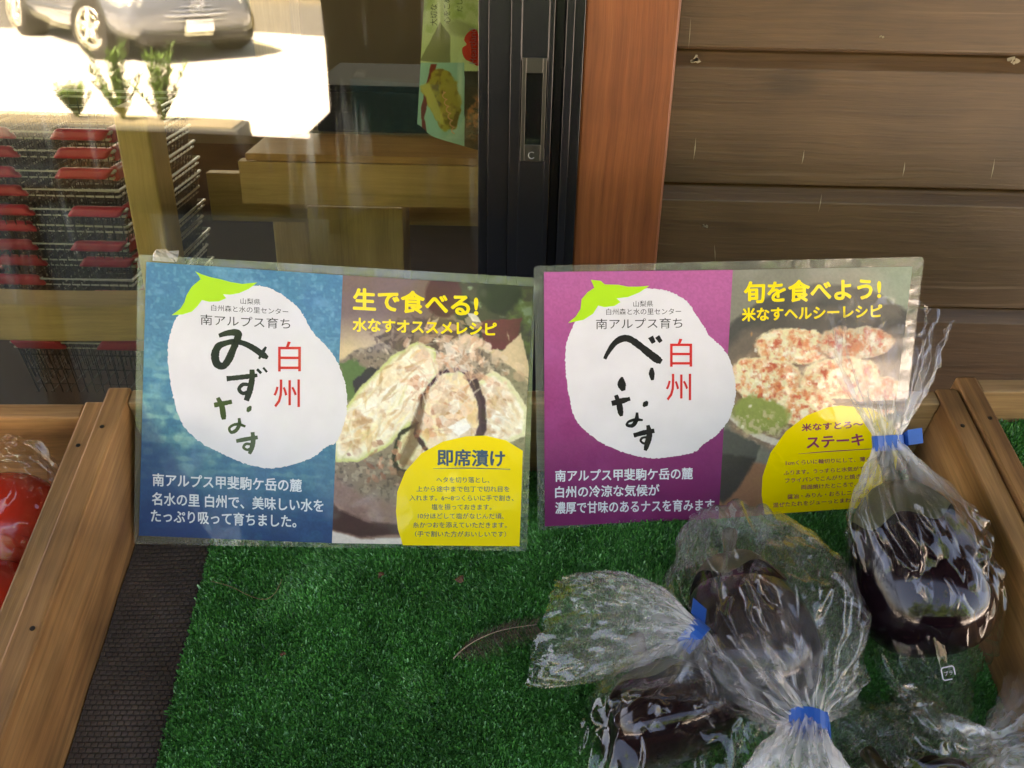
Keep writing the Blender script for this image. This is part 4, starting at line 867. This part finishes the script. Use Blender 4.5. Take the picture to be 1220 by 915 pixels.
# middle bag
eggplant('dark eggplant in the crinkled middle bag whose neck points to the front', P(910, 846, .044), P(872, 668, .048), .043, 3)
nk = P(963, 862, .092); tdir = P(957, 895, .090)-P(955, 835, .090)
bag('crinkled clear bag with blue tape in the middle, its neck pointing to the front',
    [(P(880, 626, .016), .034, .35, .14, .9), (P(888, 650, .044), .042, .75, .12, 1.2), (P(906, 705, .054), .054, .9, .12, 1.5), (P(926, 762, .064), .053, .9, .16, 1.6), (P(942, 810, .077), .037, .9, .26, 1.4), (P(954, 840, .087), .020, .9, .34, 1), (nk, .0085, 1, .3, .3),
     (P(961, 882, .094), .013, .9, .35, .6), (P(958, 910, .090), .022, .8, .4, 1), (P(954, 950, .076), .032, .6, .4, 1.2), (P(950, 990, .06), .04, .5, .4, 1.3)], 13, gr=.063, neck=(nk, tdir, .0100, [nk+.010*EX+.003*EN, nk+.0105*EX-.006*ED]))
# bottom right bag
eggplant('dark eggplant in the bag at the bottom right corner, mostly out of view', P(1110, 985, .045), P(1065, 935, .040), .040, 4)
nk = P(1182, 893, .060); tdir = P(1210, 882, .055)-P(1160, 898, .060)
bag('crinkled clear bag at the bottom right corner, its mouth pointing right',
    [(P(1040, 880, .012), .030, .4, .1, .8), (P(1060, 900, .04), .045, .8, .08, 1.2), (P(1095, 925, .05), .056, .9, .08, 1.3), (P(1130, 915, .056), .044, .9, .15, 1.3), (P(1160, 900, .06), .024, .9, .28, 1), (nk, .011, 1, .3, .4),
     (P(1204, 886, .056), .016, .9, .35, .8), (P(1232, 880, .05), .026, .7, .4, 1), (P(1262, 874, .046), .034, .5, .4, 1.2)], 14, neck=(nk, tdir, .0098, []), tape=False)

# ------------------------------------------------------------------ tomatoes (left crate)
def tom_mat():
    m, nt, p = new_mat('tomato_skin'); p.inputs['Base Color'].default_value = (.60, .030, .012, 1); p.inputs['Roughness'].default_value = .22; p.inputs['Subsurface Weight'].default_value = .0
    return m
M['tomato'] = tom_mat(); M['tom_stalk'] = plain('tomato_stalk', (.05, .10, .02), .6)
def tomato(label, c, r, seed):
    e = empty('tomato', c, label, 'tomato', 'bagged red tomatoes'); V, F = rev([(0, .002), (.03, r*.5), (.15, r*.84), (.4, r*1.0), (.65, r*.97), (.88, r*.66), (.97, r*.4), (1.0, r*.02)], c-EN*r*.86, c+EN*r*.86, seed=seed, wob=.03)
    mesh_np('fruit', V, F, M['tomato'], e, smooth=True)
    return e
t1, t2, t3 = P(2, 628, .040), P(-16, 742, .040), P(-110, 640, .040)
tomato('red tomato at the back of the left crate, in a clear bag', t1, .041, 1)
tomato('red tomato in front of the other one in the left crate', t2, .041, 2)
bag('clear crinkled bag round the red tomato at the back of the left crate',
    [(P(38, 690, .006), .03, .4, .05, .6), (P(14, 668, .03), .043, .9, .03, .8), (P(4, 628, .043), .0465, .95, .03, 1), (P(0, 590, .048), .044, .95, .08, 1.2), (P(-6, 560, .05), .033, .9, .2, 1.2), (P(-20, 545, .055), .02, .9, .3, 1)], 21, group='clear bags round the tomatoes', tape=False, gr=.026, nu=46, nv=26)
bag('clear crinkled bag round the red tomato at the front of the left crate',
    [(P(20, 815, .006), .03, .4, .05, .6), (P(2, 785, .03), .043, .9, .03, .8), (P(-12, 742, .043), .0465, .95, .03, 1), (P(-20, 704, .046), .042, .95, .08, 1.2), (P(-50, 690, .05), .030, .9, .2, 1.2), (P(-80, 680, .055), .02, .9, .3, 1)], 22, group='clear bags round the tomatoes', tape=False, gr=.026, nu=46, nv=26)

# ------------------------------------------------------------------ feather, straw, crumbs
fe = empty('feather', P(590, 760, .012), 'small brown downy feather lying on the turf left of the bags', 'feather')
sh = catmull([(540, 785), (556, 770), (580, 757), (606, 749), (640, 744)], 40)
mb = MB(); mb.tube([P(x, y, .013+.002*math.sin(i*.08)) for i, (x, y) in enumerate(sh)], [.0005*(1-.7*i/40) for i in range(40)], 5); mb.build('shaft', plain('feather_shaft', (.5, .36, .26), .4), fe, True)
g = np.random.default_rng(5); mb = MB()
for k in range(520):
    i = g.integers(5, 39); x, y = sh[i]; sd = 1 if g.random() < .55 else -1; ln = g.uniform(8, 30)*(1.0 if sd > 0 else .55)*min(1, i/12); a = g.normal()*.35
    dx, dy = (ln*(.55+a*.3), sd*ln*.8+ln*a*.2); n0 = .013
    pa = P(x, y, n0); pb = P(x+dx*.5+g.normal()*1.5, y+dy*.55, n0+g.normal()*.0015); pc = P(x+dx, y+dy, n0-.001+g.normal()*.002)
    mb.tube([pa, pb, pc], [.00012, .0001, .00005], 3)
mb.build('vane', plain('feather_down', (.13, .085, .062), .7), fe)
st = catmull([(251, 692), (275, 699), (298, 710), (316, 714), (328, 706), (336, 690)], 30)
mb = MB(); mb.tube([P(x, y, .009) for x, y in st], .00032, 5); o = mb.build('dry_straw', plain('straw', (.20, .15, .07), .6), None, True)
tag(o, 'thin dry curved straw on the turf below the blue sign', 'straw')
M['crumb'] = plain('brown_leaf_crumb', (.12, .05, .025), .7)
for (x, y, lab) in [(549, 690, 'brown leaf crumb on the turf under the gap between both signs'), (454, 686, 'tiny brown crumb on the turf below the yellow badge'), (336, 780, 'small brown crumb on the turf left of the middle')]:
    V = []; c = P(x, y, .012); r0 = .0045 if x == 549 else .0028
    for k in range(8):
        a = k*.785; V.append(c+r0*g.uniform(.4, 1.1)*(math.cos(a)*EX+math.sin(a)*ED)+EN*g.uniform(-.001, .002))
    V.append(c+EN*.002)
    o = mesh_np('leaf_crumb', np.array(V)-c, [(k, (k+1) % 8, 8) for k in range(8)], M['crumb']); o.location = c; tag(o, lab, 'debris', 'crumbs on the turf')

# ------------------------------------------------------------------ inside the shop
ds = empty('display_stand', A(430, 300, 1.85)*np.array([1, 1, 0]), 'pale wooden display stand behind the door glass', 'display stand')
def pxbox(mb, x0, y0, x1, y1, Y, depth, grain=0):
    a, b = A(x0, y0, Y), A(x1, y1, Y); mb.box(min(a[0], b[0]), max(a[0], b[0]), Y, Y+depth, min(a[2], b[2]), max(a[2], b[2]), grain); return mb
mb = MB(); pxbox(mb, 283, 192, 700, 252, 1.75, .03); mb.build('front_rail', M['pine'], ds, bev=.002)
a = A(283, 190, 1.75); zt_ = a[2]; mb = MB(); mb.box(a[0]+.02, .35, 1.735, 1.93, zt_+.002, zt_+.016); mb.build('table_top', M['pine_brown'], ds, bev=.002)
mb = MB(); c0 = A(367, 260, 1.79); c1 = A(480, 260, 1.79); mb.box(c0[0], c1[0], 1.785, 1.90, 0, A(367, 246, 1.785)[2], 2); mb.build('leg', M['pine'], ds, bev=.002)
mb = MB(); pxbox(mb, 245, 206, 760, 274, 2.02, .03); mb.build('back_rail', M['pine'], ds, bev=.002)
mb = MB(); mb.box(.22, .32, 1.785, 1.9, 0, c0[2], 2); mb.build('leg', M['pine'], ds)
bb = empty('black_box', (0, 2.0, zt_+.016), 'black box standing on the pale wooden display stand behind the glass', 'box')
mb = MB(); a0, a1 = A(380, 166, 1.94), A(760, 108, 1.94); mb.box(a0[0], .5, 1.935, 2.25, zt_+.0175, a1[2]-.012); mb.build('body', M['black'], bb, bev=.004)
mb = MB(); mb.box(a0[0]-.004, .504, 1.930, 2.254, a1[2]-.0118, a1[2]); mb.build('lid', M['black'], bb, bev=.002)
ip = empty('shop_post', (A(324, 30, 2.35)[0], 2.4, 0), 'pale wooden post inside the shop, seen at the top through the glass', 'post')
mb = MB(); mb.box(A(300, 30, 2.35)[0], A(347, 30, 2.35)[0], 2.35, 2.45, .005, 2.70, 2); mb.build('shaft', M['pine'], ip, bev=.003)

bs = empty('basket_rack', A(80, 380, 1.5)*np.array([1, 1, 0]), 'wooden rack with a bowed front rail round the shopping baskets', 'rack')
mb = MB(); a, b = A(135, 144, 1.42), A(177, 155, 1.42); mb.box(a[0], b[0], 1.42, 1.49, .005, a[2]+.02, 2); mb.build('upright', M['pine'], bs, bev=.004)
mb = MB(); xl = A(-230, 144, 1.42)[0]; mb.box(xl, xl+.06, 1.42, 1.49, .005, a[2]+.02, 2); mb.build('upright', M['pine'], bs, bev=.004)
V, F, G = [], [], []; zr = A(60, 357, 1.36)[2]; hr = zr-A(60, 400, 1.36)[2]; n = 30; cxm = A(40, 357, 1.36)[0]
for i, x in enumerate(np.linspace(xl-.05, A(240, 340, 1.4)[0], n)):
    y = 1.335+.35*(x-cxm)**2
    for (dy, z) in ((0, zr), (0, zr-hr), (.07, zr-hr), (.07, zr)): V.append((x, y+dy, z)); G.append((x, z, dy))
F = [(4*i+k, 4*i+(k+1) % 4, 4*i+4+(k+1) % 4, 4*i+4+k) for i in range(n-1) for k in range(4)]+[(0, 1, 2, 3)[::-1], (4*n-4, 4*n-3, 4*n-2, 4*n-1)]
o = mesh_np('bowed_rail', V, F, M['pine'], bs, gc=G); bevel(o, .004)

M['wire'] = plain('basket_wire', (.55, .55, .52), .35, metal=.4); M['dark_wire'] = plain('dark_mesh_wire', (.02, .02, .02), .5); M['grip'] = plain('dark_red_plastic', (.50, .020, .055), .4)
BX0, BX1, BY0, BY1 = A(-22, 250, 1.62)[0], A(152, 250, 1.62)[0], 1.60, 2.02
nb = 13; ptch = .034; ztop = 1.17-.345
def make_basket(loc, label):
    e = empty('shopping_basket', loc, label, 'basket', 'nested shopping baskets behind the glass')
    w, l = (BX1-BX0)/2, (BY1-BY0)/2; c = np.array(loc); mb = MB()
    def rect(dz, k, r): 
        mb.tube([c+np.array([sx*(w-k), sy*(l-k), dz]) for sx, sy in ((-1, -1), (1, -1), (1, 1), (-1, 1))], r, 6, True)
    rect(0, 0, .0034); rect(-.012, .003, .0026); mb.build('rim', M['wire'], e)
    mb = MB()
    for i in range(15):
        x = -w+(i+.5)*2*w/15
        mb.tube([c+np.array([x, -l, 0]), c+np.array([x*.93, -l+.02, -.12])], .0011, 4); mb.tube([c+np.array([x, l, 0]), c+np.array([x*.93, l-.02, -.12])], .0011, 4)
    for i in range(20):
        y = -l+(i+.5)*2*l/20
        for s in (-1, 1): mb.tube([c+np.array([s*w, y, 0]), c+np.array([s*(w-.02), y*.95, -.12])], .0011, 4)
    for k in range(3):
        t = .03+.035*k; kk = .02*t/.12; mb.tube([c+np.array([sx*(w-kk-.002), sy*(l-kk-.002), -t]) for sx, sy in ((-1, -1), (1, -1), (1, 1), (-1, 1))], .0011, 4, True)
    for i in range(9):
        x = -w*.9+i*1.8*w/8; mb.tube([c+np.array([x, -l+.02, -.12]), c+np.array([x, l-.02, -.12])], .0011, 4)
    mb.build('mesh_sides', M['dark_wire'], e)
    for s in (-1, 1):
        mb = MB(); xx = w*s
        mb.box(c[0]+min(xx+.004*s, xx-.092*s), c[0]+max(xx+.004*s, xx-.092*s), c[1]-l-.008, c[1]-l+.010, c[2]-.019, c[2]+.007)
        mb.v = [v-np.array([0, 0, 0]) if abs(v[0]-xx) < .02 else v+np.array([-.016*s if v[2] < c[2]-.01 else 0, 0, .006 if v[2] < c[2]-.01 else 0]) for v in mb.v]
        mb.box(c[0]+min(xx+.0045*s, xx-.012*s), c[0]+max(xx+.0045*s, xx-.012*s), c[1]-l+.0102, c[1]-l+.06, c[2]-.020, c[2]+.007)
        o = mb.build('corner_grip', M['grip'], e); bevel(o, .007, 4)
    return e
def copy_tree(o, parent=None):
    c = o.copy(); COL.objects.link(c); c.parent = parent
    for ch in [x for x in o.children]: copy_tree(ch, c)
    return c
b0 = None; cxb, cyb = (BX0+BX1)/2, (BY0+BY1)/2
ordn = ['topmost', 'second from the top', 'third from the top', 'fourth from the top', 'fifth from the top', 'sixth from the top', 'seventh from the top', 'eighth from the top', 'ninth from the top', 'fourth from the bottom', 'third from the bottom', 'second from the bottom', 'lowest']
for k in range(nb):
    lab = 'black wire shopping basket with red corner grips, %s of the nested stack' % ordn[k]
    if b0 is None: b0 = make_basket((cxb, cyb, ztop), lab)
    else:
        c = copy_tree(b0); c.location = (cxb+rng.normal()*.004, cyb+rng.normal()*.004, ztop-k*ptch); c['label'] = lab
        drop = (1 if k in (3, 5, 8) else 0 if k in (9,) else None)
        gr = [x for x in c.children if x.name.startswith('corner_grip')]
        if drop is not None: bpy.data.objects.remove(gr[drop])

# poster on the inside of the glass
ps = empty('poster', A(540, 80, GY+.022), 'pale poster with tempura photo and sideways lettering behind the glass', 'poster')
PY = GY+.024
def PS(x, y, off=0.0):
    q = A(x, y, PY); q[1] -= off; return q
p = Painter(496, -30, 574, 182, 1.5)
p.img[:] = (176, 196, 160); p.blend(np.clip((p.n(16, 3)-.52)*4, 0, 1)*(p.Y < 40)*.6, (120, 150, 70)); p.blend(p.poly([(524, 26), (536, 42), (536, 76), (500, 72)], 1, .5), (116, 122, 96)); p.blend(p.ell(548, 32, 16, 10, .3, 5, 4)*.8, (140, 150, 120)); p.blend((p.Y > 74)*1.0*(p.X < 553), (130, 180, 186))
p.blend(p.poly([(513, 76), (520, 76), (505, 140), (509, 160), (503, 158), (501, 130)], 1), (110, 28, 24)); p.blend(p.poly([(517, 82), (530, 84), (544, 96), (550, 120), (544, 150), (530, 156), (516, 140), (500, 106), (508, 100)], 2, 4), (150, 140, 60)); p.blend(p.poly([(517, 82), (530, 84), (544, 96), (550, 120), (544, 150), (530, 156), (516, 140), (508, 104)], 2, 4)*np.clip((p.n(7, 6)-.45)*5, 0, 1), (110, 92, 40)); p.blend(p.poly([(500, 102), (510, 98), (520, 118), (530, 150), (518, 142), (508, 120)], 2, 2), (170, 166, 90))
p.blend((p.X > 553)*(p.Y > 84)*1.0, (44, 44, 40)); p.blend(p.ell(566, 140, 12, 26, 0, 4, 5)*np.clip((p.n(6, 16)-.4)*5, 0, 1), (170, 110, 80)); p.blend(p.ell(548, 95, 3, 22, 0, 4)*.5, (220, 230, 230))
cut = lambda x, y: True
V = []
# lower edge of the poster slants down to the right
X0, Y0, im = p.x0, p.y0, p.img
u = (p.X-p.X.min())/(p.X.max()-p.X.min()); v = (p.Y-p.Y.min())/(p.Y.max()-p.Y.min())
ybot = 158+22*u-10*np.exp(-(u/.16)**2); xl_ = 507-(10*v); p.X = xl_*(1-u)+573*u; p.Y = -30*(1-v)+ybot*v
jx = np.clip(((p.X-X0)*p.ss).astype(int), 0, p.w-1); iy = np.clip(((p.Y-Y0)*p.ss).astype(int), 0, p.h-1); p.img = im[iy, jx]
p.build('printed_sheet', PS, 0, ps)
def side_text(name, body, xl, xr, yb, yt, mat, bold):      # lettering turned a quarter: runs upwards
    v, f = glyphs(body); lo, hi = v.min(0), v.max(0); uv = (v-lo)/(hi-lo)
    return mesh_np(name, [PS(xl+(xr-xl)*(1-b), yb+(yt-yb)*a, .0004) for a, b in uv], f, mat, ps)
side_text('side_lettering', '大切な', 512.5, 521, 30.5, 5, M['brush_black'], .02); side_text('side_lettering', '心をこめて', 528.5, 536.5, 28, -12, M['brush_black'], .02); side_text('side_lettering', 'だしおいし', 544, 551, 14, -24, M['brush_olive'], .01)
hp = [(568, 36), (560, 37), (555, 42), (553, 48), (556, 53), (551, 57), (551, 64), (555, 71), (562, 74), (570, 78), (573, 60)]
mesh_np('heart_badge', [PS(x, y, .0004) for x, y in catmull_closed(hp, 40)], [tuple(range(40))], ink('heart_red', (190, 44, 40)), ps)
side_text('side_lettering', 'Heartland', 559, 567.5, 76, 34, ink('heart_lettering', (150, 160, 190)), .01)
mb = MB()
mb.tube([PS(528+13*t+2.2*math.sin(t*38), 108+50*t+1.2*math.cos(t*38), .0006) for t in np.linspace(0, 1, 70)], .0006, 4); mb.build('pink_script', ink('pink_script', (206, 150, 130)), ps)

# ------------------------------------------------------------------ outside, seen mirrored in the glass: planter, plants, car, trees, added dark screen
def MIR(px, py, D):      # where a thing D metres in front of the shop must stand to be mirrored there
    q = A(px, py, 2*GY+D); q[1] = -D; return q
def MIRG(px, py):
    v = ray(px, py); q = CAM+v*((GZ-CAM[2])/v[2]); q[1] = -(q[1]-2*GY); return q
PD = 2.95; PH = MIR(150, 152, PD)[2]; PX1 = MIR(282, 165, PD)[0]
pb = empty('planter', (-2.6, -PD-.15, 0), 'long grey planter in front of the shop, mirrored in the door glass', 'planter')
mb = MB(); mb.box(-5.6, PX1, -PD-.3, -PD, GZ, PH); mb.build('trough', plain('grey_planter', (.05, .053, .05), .8, var=.2, vscale=6), pb, bev=.01)
mb = MB(); mb.box(-5.57, PX1-.03, -PD-.27, -PD-.03, PH+.0002, PH+.008); mb.build('soil', M['soil'], pb)
M['leaf'] = plain('green_leaf', (.08, .16, .028), .45, var=.5, vscale=40)
def herb(x, y, h, seed, label):
    g = np.random.default_rng(seed); e = empty('potted_herb', (x, y, PH+.008), label, 'plant', 'small plants in the grey planter'); ms, ml = MB(), MB()
    for k in range(24):
        a = g.uniform(0, 6.28); sp_ = .45*h*g.random(); tip = np.array([x+sp_*math.cos(a), y+sp_*math.sin(a), PH+h*g.uniform(.45, 1)]); b = np.array([x, y, PH+.004]); ms.tube([b, (b+tip)/2+[0, 0, .02], tip], [.004, .003, .001], 4)
        for j in range(60):
            t = g.uniform(.12, 1); c = b+(tip-b)*t; a2 = g.uniform(0, 6.28); dv = np.array([math.cos(a2), math.sin(a2), .9]); dv /= np.linalg.norm(dv); ln = g.uniform(.03, .06); s = np.cross(dv, [0, 0, 1.0]); s /= np.linalg.norm(s)
            ml.add([c, c+dv*ln*.5+s*.0045, c+dv*ln, c+dv*ln*.5-s*.0045], [(0, 1, 2, 3)])
    ms.build('stems', M['leaf'], e); ml.build('leaves', M['leaf'], e)
for (px, h, s, lab) in [(92, .22, 1, 'low mirrored plant leftmost in the grey planter'), (148, .42, 2, 'taller mirrored feathery plant in the middle of the grey planter'), (195, .40, 3, 'mirrored upright plant right of the feathery one in the planter')]:
    herb(MIR(px, 150, PD+.15)[0], -PD-.15, h, s, lab)

car = empty('parked_car', (0, 0, 0), 'dark grey parked car with chrome grille, mirrored at the top left of the glass', 'car')
M['paint'] = plain('grey_car_paint', (.10, .115, .155), .20, spec=.7, coat=1.0); M['cargl'] = plain('car_glass', (.01, .012, .014), .05, spec=.7); M['chrome'] = plain('chrome', (.62, .66, .74), .15, metal=1.0); M['rubber'] = plain('tyre_rubber', (.012, .012, .012), .8); M['lamp'] = plain('headlamp_lens', (.7, .74, .8), .08, spec=.8); M['plate'] = plain('number_plate', (.8, .8, .8), .5); M['alloy'] = plain('alloy_rim', (.7, .68, .62), .3, metal=.6)
def loft(secs, mat, name, par, smooth=True):
    n = len(secs[0]); V = [q for s in secs for q in s]; F = [(i*n+k, i*n+(k+1) % n, (i+1)*n+(k+1) % n, (i+1)*n+k) for i in range(len(secs)-1) for k in range(n)]; F += [tuple(range(n))[::-1], tuple((len(secs)-1)*n+k for k in range(n))]
    o = mesh_np(name, V, F, mat, par, smooth); m = o.modifiers.new('s', 'SUBSURF'); m.levels = m.render_levels = 2; return o
secs = []
for x, w, zb, zt in [(-2.2, .70, .35, .85), (-2.1, .82, .24, .98), (-1.4, .87, .20, 1.0), (-.5, .88, .19, .98), (.5, .88, .19, .97), (1.2, .87, .20, .95), (1.75, .85, .22, .86), (2.05, .78, .24, .76), (2.18, .66, .30, .66)]:
    hs = [(0, zb), (.85*w, zb), (w, zb+.10), (w*1.01, (zb+zt)/2), (w*.96, zt-.12), (w*.82, zt), (0, zt+.02)]
    secs.append([(x, y, z) for y, z in hs]+[(x, -y, z) for y, z in hs[-2:0:-1]])
loft(secs, M['paint'], 'body', car)
secs = []
for x, w, z0, z1 in [(-1.9, .70, .95, 1.02), (-1.4, .74, .94, 1.40), (-.5, .75, .94, 1.50), (.2, .74, .94, 1.46), (.75, .72, .93, 1.18), (1.15, .70, .92, .97)]:
    hs = [(0, z0), (w*1.05, z0), (w*.98, (z0+z1)/2), (w*.80, z1-.03), (w*.6, z1), (0, z1+.01)]
    secs.append([(x, y, z) for y, z in hs]+[(x, -y, z) for y, z in hs[-2:0:-1]])
loft(secs, M['cargl'], 'windows', car)
mb = MB(); mb.box(-1.35, .15, -.55, .55, 1.485, 1.515); o = mb.build('roof', M['paint'], car); bevel(o, .012)
def turn(mb, x, y, a):
    c, q = math.cos(a), math.sin(a); mb.v = [np.array([x+(v[0]-x)*c-(v[1]-y)*q, y+(v[0]-x)*q+(v[1]-y)*c, v[2]]) for v in mb.v]
def wheel(x, y, s, steer=0.0):
    mb = MB(); ring = [(math.cos(a), math.sin(a)) for a in np.linspace(0, 2*math.pi, 40, endpoint=False)]
    mb.tube([(x+.25*c, y, .32+.25*q) for c, q in ring], .075, 10, True); turn(mb, x, y, steer); wo = mb.build('wheel', M['rubber'], car, True)
    mb = MB(); mb.tube([(x+.185*c, y+s*.055, .32+.185*q) for c, q in ring], .022, 8, True)
    for k in range(5):
        a = k*1.2566+.3; mb.tube([(x, y+s*.06, .32), (x+.18*math.cos(a), y+s*.06, .32+.18*math.sin(a))], [.035, .028], 6)
    turn(mb, x, y, steer); mb.build('rim', M['alloy'], wo, True)
    mb = MB(); mb.tube([(x, y-s*.25, .34), (x, y+s*.005, .34)], .36, 32); mb.build('wheel_arch', M['rubber'], wo)
for x in (1.35, -1.35):
    for s in (-1, 1): wheel(x, s*.86, s, R(-24) if x > 0 else 0)
mb = MB()
for k, z in enumerate((.47, .51, .55, .59, .63, .67)): mb.tube([(2.23-.22*(abs(y)/.6)**2.2-.05*k*.6, y, z) for y in np.linspace(-.60, .60, 15)], .019, 6)
mb.build('grille', M['chrome'], car, True)
for s in (-1, 1):
    mb = MB(); mb.tube([(2.08, s*.55, .60), (1.95, s*.70, .65), (1.72, s*.80, .72)], [.07, .095, .05], 10); mb.build('headlight', M['lamp'], car, True)
mb = MB(); mb.box(2.195, 2.22, -.165, .165, .30, .42); mb.build('number_plate', M['plate'], car, bev=.004)
mb = MB(); ring = np.linspace(0, 2*math.pi, 28, endpoint=False)
for (ry, rz) in ((.075, .05), (.03, .048), (.06, .02)): mb.tube([(2.20, ry*math.cos(a), (.58+rz*math.sin(a))) for a in ring], .008, 6, True)
mb.build('emblem', M['chrome'], car, True)
mb = MB(); mb.box(1.9, 2.19, -.64, .64, .20, .29); mb.build('bumper', M['rubber'], car, bev=.03)
for s in (-1, 1):
    mb = MB(); mb.box(-1.0, .95, s*.885-.012, s*.885+.012, .40, .45); mb.build('side_trim', M['chrome'], car, bev=.008)
wq = MIRG(121, 71); pq_ = MIR(226, 43, -wq[1]-.55); dv = pq_-wq; print('CAR', wq, pq_, np.hypot(dv[0], dv[1]))
th = R(47); c_, s_ = math.cos(th), math.sin(th)
car.location = (wq[0]-(1.35*c_-.845*s_), wq[1]-(1.35*s_+.845*c_), GZ); car.rotation_euler = (0, 0, th); print('TH', math.degrees(th), PD, PH, PX1)

M['bark'] = plain('bark', (.08, .06, .04), .9, bump=.5, bscale=30)
def tree(x, y, h, seed, label):
    g = np.random.default_rng(seed); e = empty('tree', (x, y, GZ), label, 'tree', 'trees beyond the car park'); mb = MB()
    mb.tube([(x, y, GZ), (x+.1, y, h*.3), (x-.05, y+.1, h*.6), (x, y, h*.85)], [.16, .12, .08, .03], 8)
    for k in range(7):
        a = g.uniform(0, 6.28); z = h*g.uniform(.3, .6); mb.tube([(x, y, z), (x+h*.15*math.cos(a), y+h*.15*math.sin(a), z+h*.12), (x+h*.28*math.cos(a), y+h*.28*math.sin(a), z+h*.2)], [.06, .04, .015], 6)
    mb.build('trunk', M['bark'], e, True); n = 9000
    cl = g.normal(size=(60, 3))*np.array([h*.17, h*.15, h*.24])+np.array([x, y, h*.52]); c = cl[g.integers(60, size=n)]+g.normal(size=(n, 3))*h*.05; c[:, 2] = np.maximum(c[:, 2], .3)
    a1 = g.normal(size=(n, 3)); a1 /= np.linalg.norm(a1, axis=1)[:, None]; a2 = np.cross(a1, g.normal(size=(n, 3))); a2 /= np.linalg.norm(a2, axis=1)[:, None]; s = g.uniform(.12, .24, n)[:, None]
    V = np.stack([c-a1*s, c+a2*s*.5, c+a1*s, c-a2*s*.5], 1).reshape(-1, 3); mesh_np('crown', V, np.arange(4*n).reshape(-1, 4), M['leaf'], e)
for k, (x, y, h) in enumerate([(-13, -18.5, 11), (-6.5, -20, 12), (0.5, -18.5, 11.5), (7, -20, 12.5), (13.5, -18.5, 11)]): tree(x, y, h, 40+k, 'green leafy tree across the car park, number %s along the row' % ['one', 'two', 'three', 'four', 'five'][k])
M['bench'] = plain('dark_blocker', (.010, .006, .004), .8, spec=.1)  # bench shape added to darken the mirror image, standing in for a person
sc_ = empty('added_blocker', (.35, -1.9, 0), 'dark wooden bench with a tall solid back, mirrored right of the sunlit paving', 'bench')
mb = MB()
SX = MIR(392, 110, 1.95)[0]; mb.box(SX, SX+2.4, -1.95, -1.925, .12, 1.12)
mb.build('blocking_panel', M['bench'], sc_)
mb = MB(); mb.box(SX, SX+2.4, -1.92, -1.5, .40, .43); mb.build('seat', M['bench'], sc_)
for x in (SX+.05, SX+2.3): mb = MB(); mb.box(x, x+.05, -1.92, -1.52, 0, .3985); mb.build('leg', M['bench'], sc_)
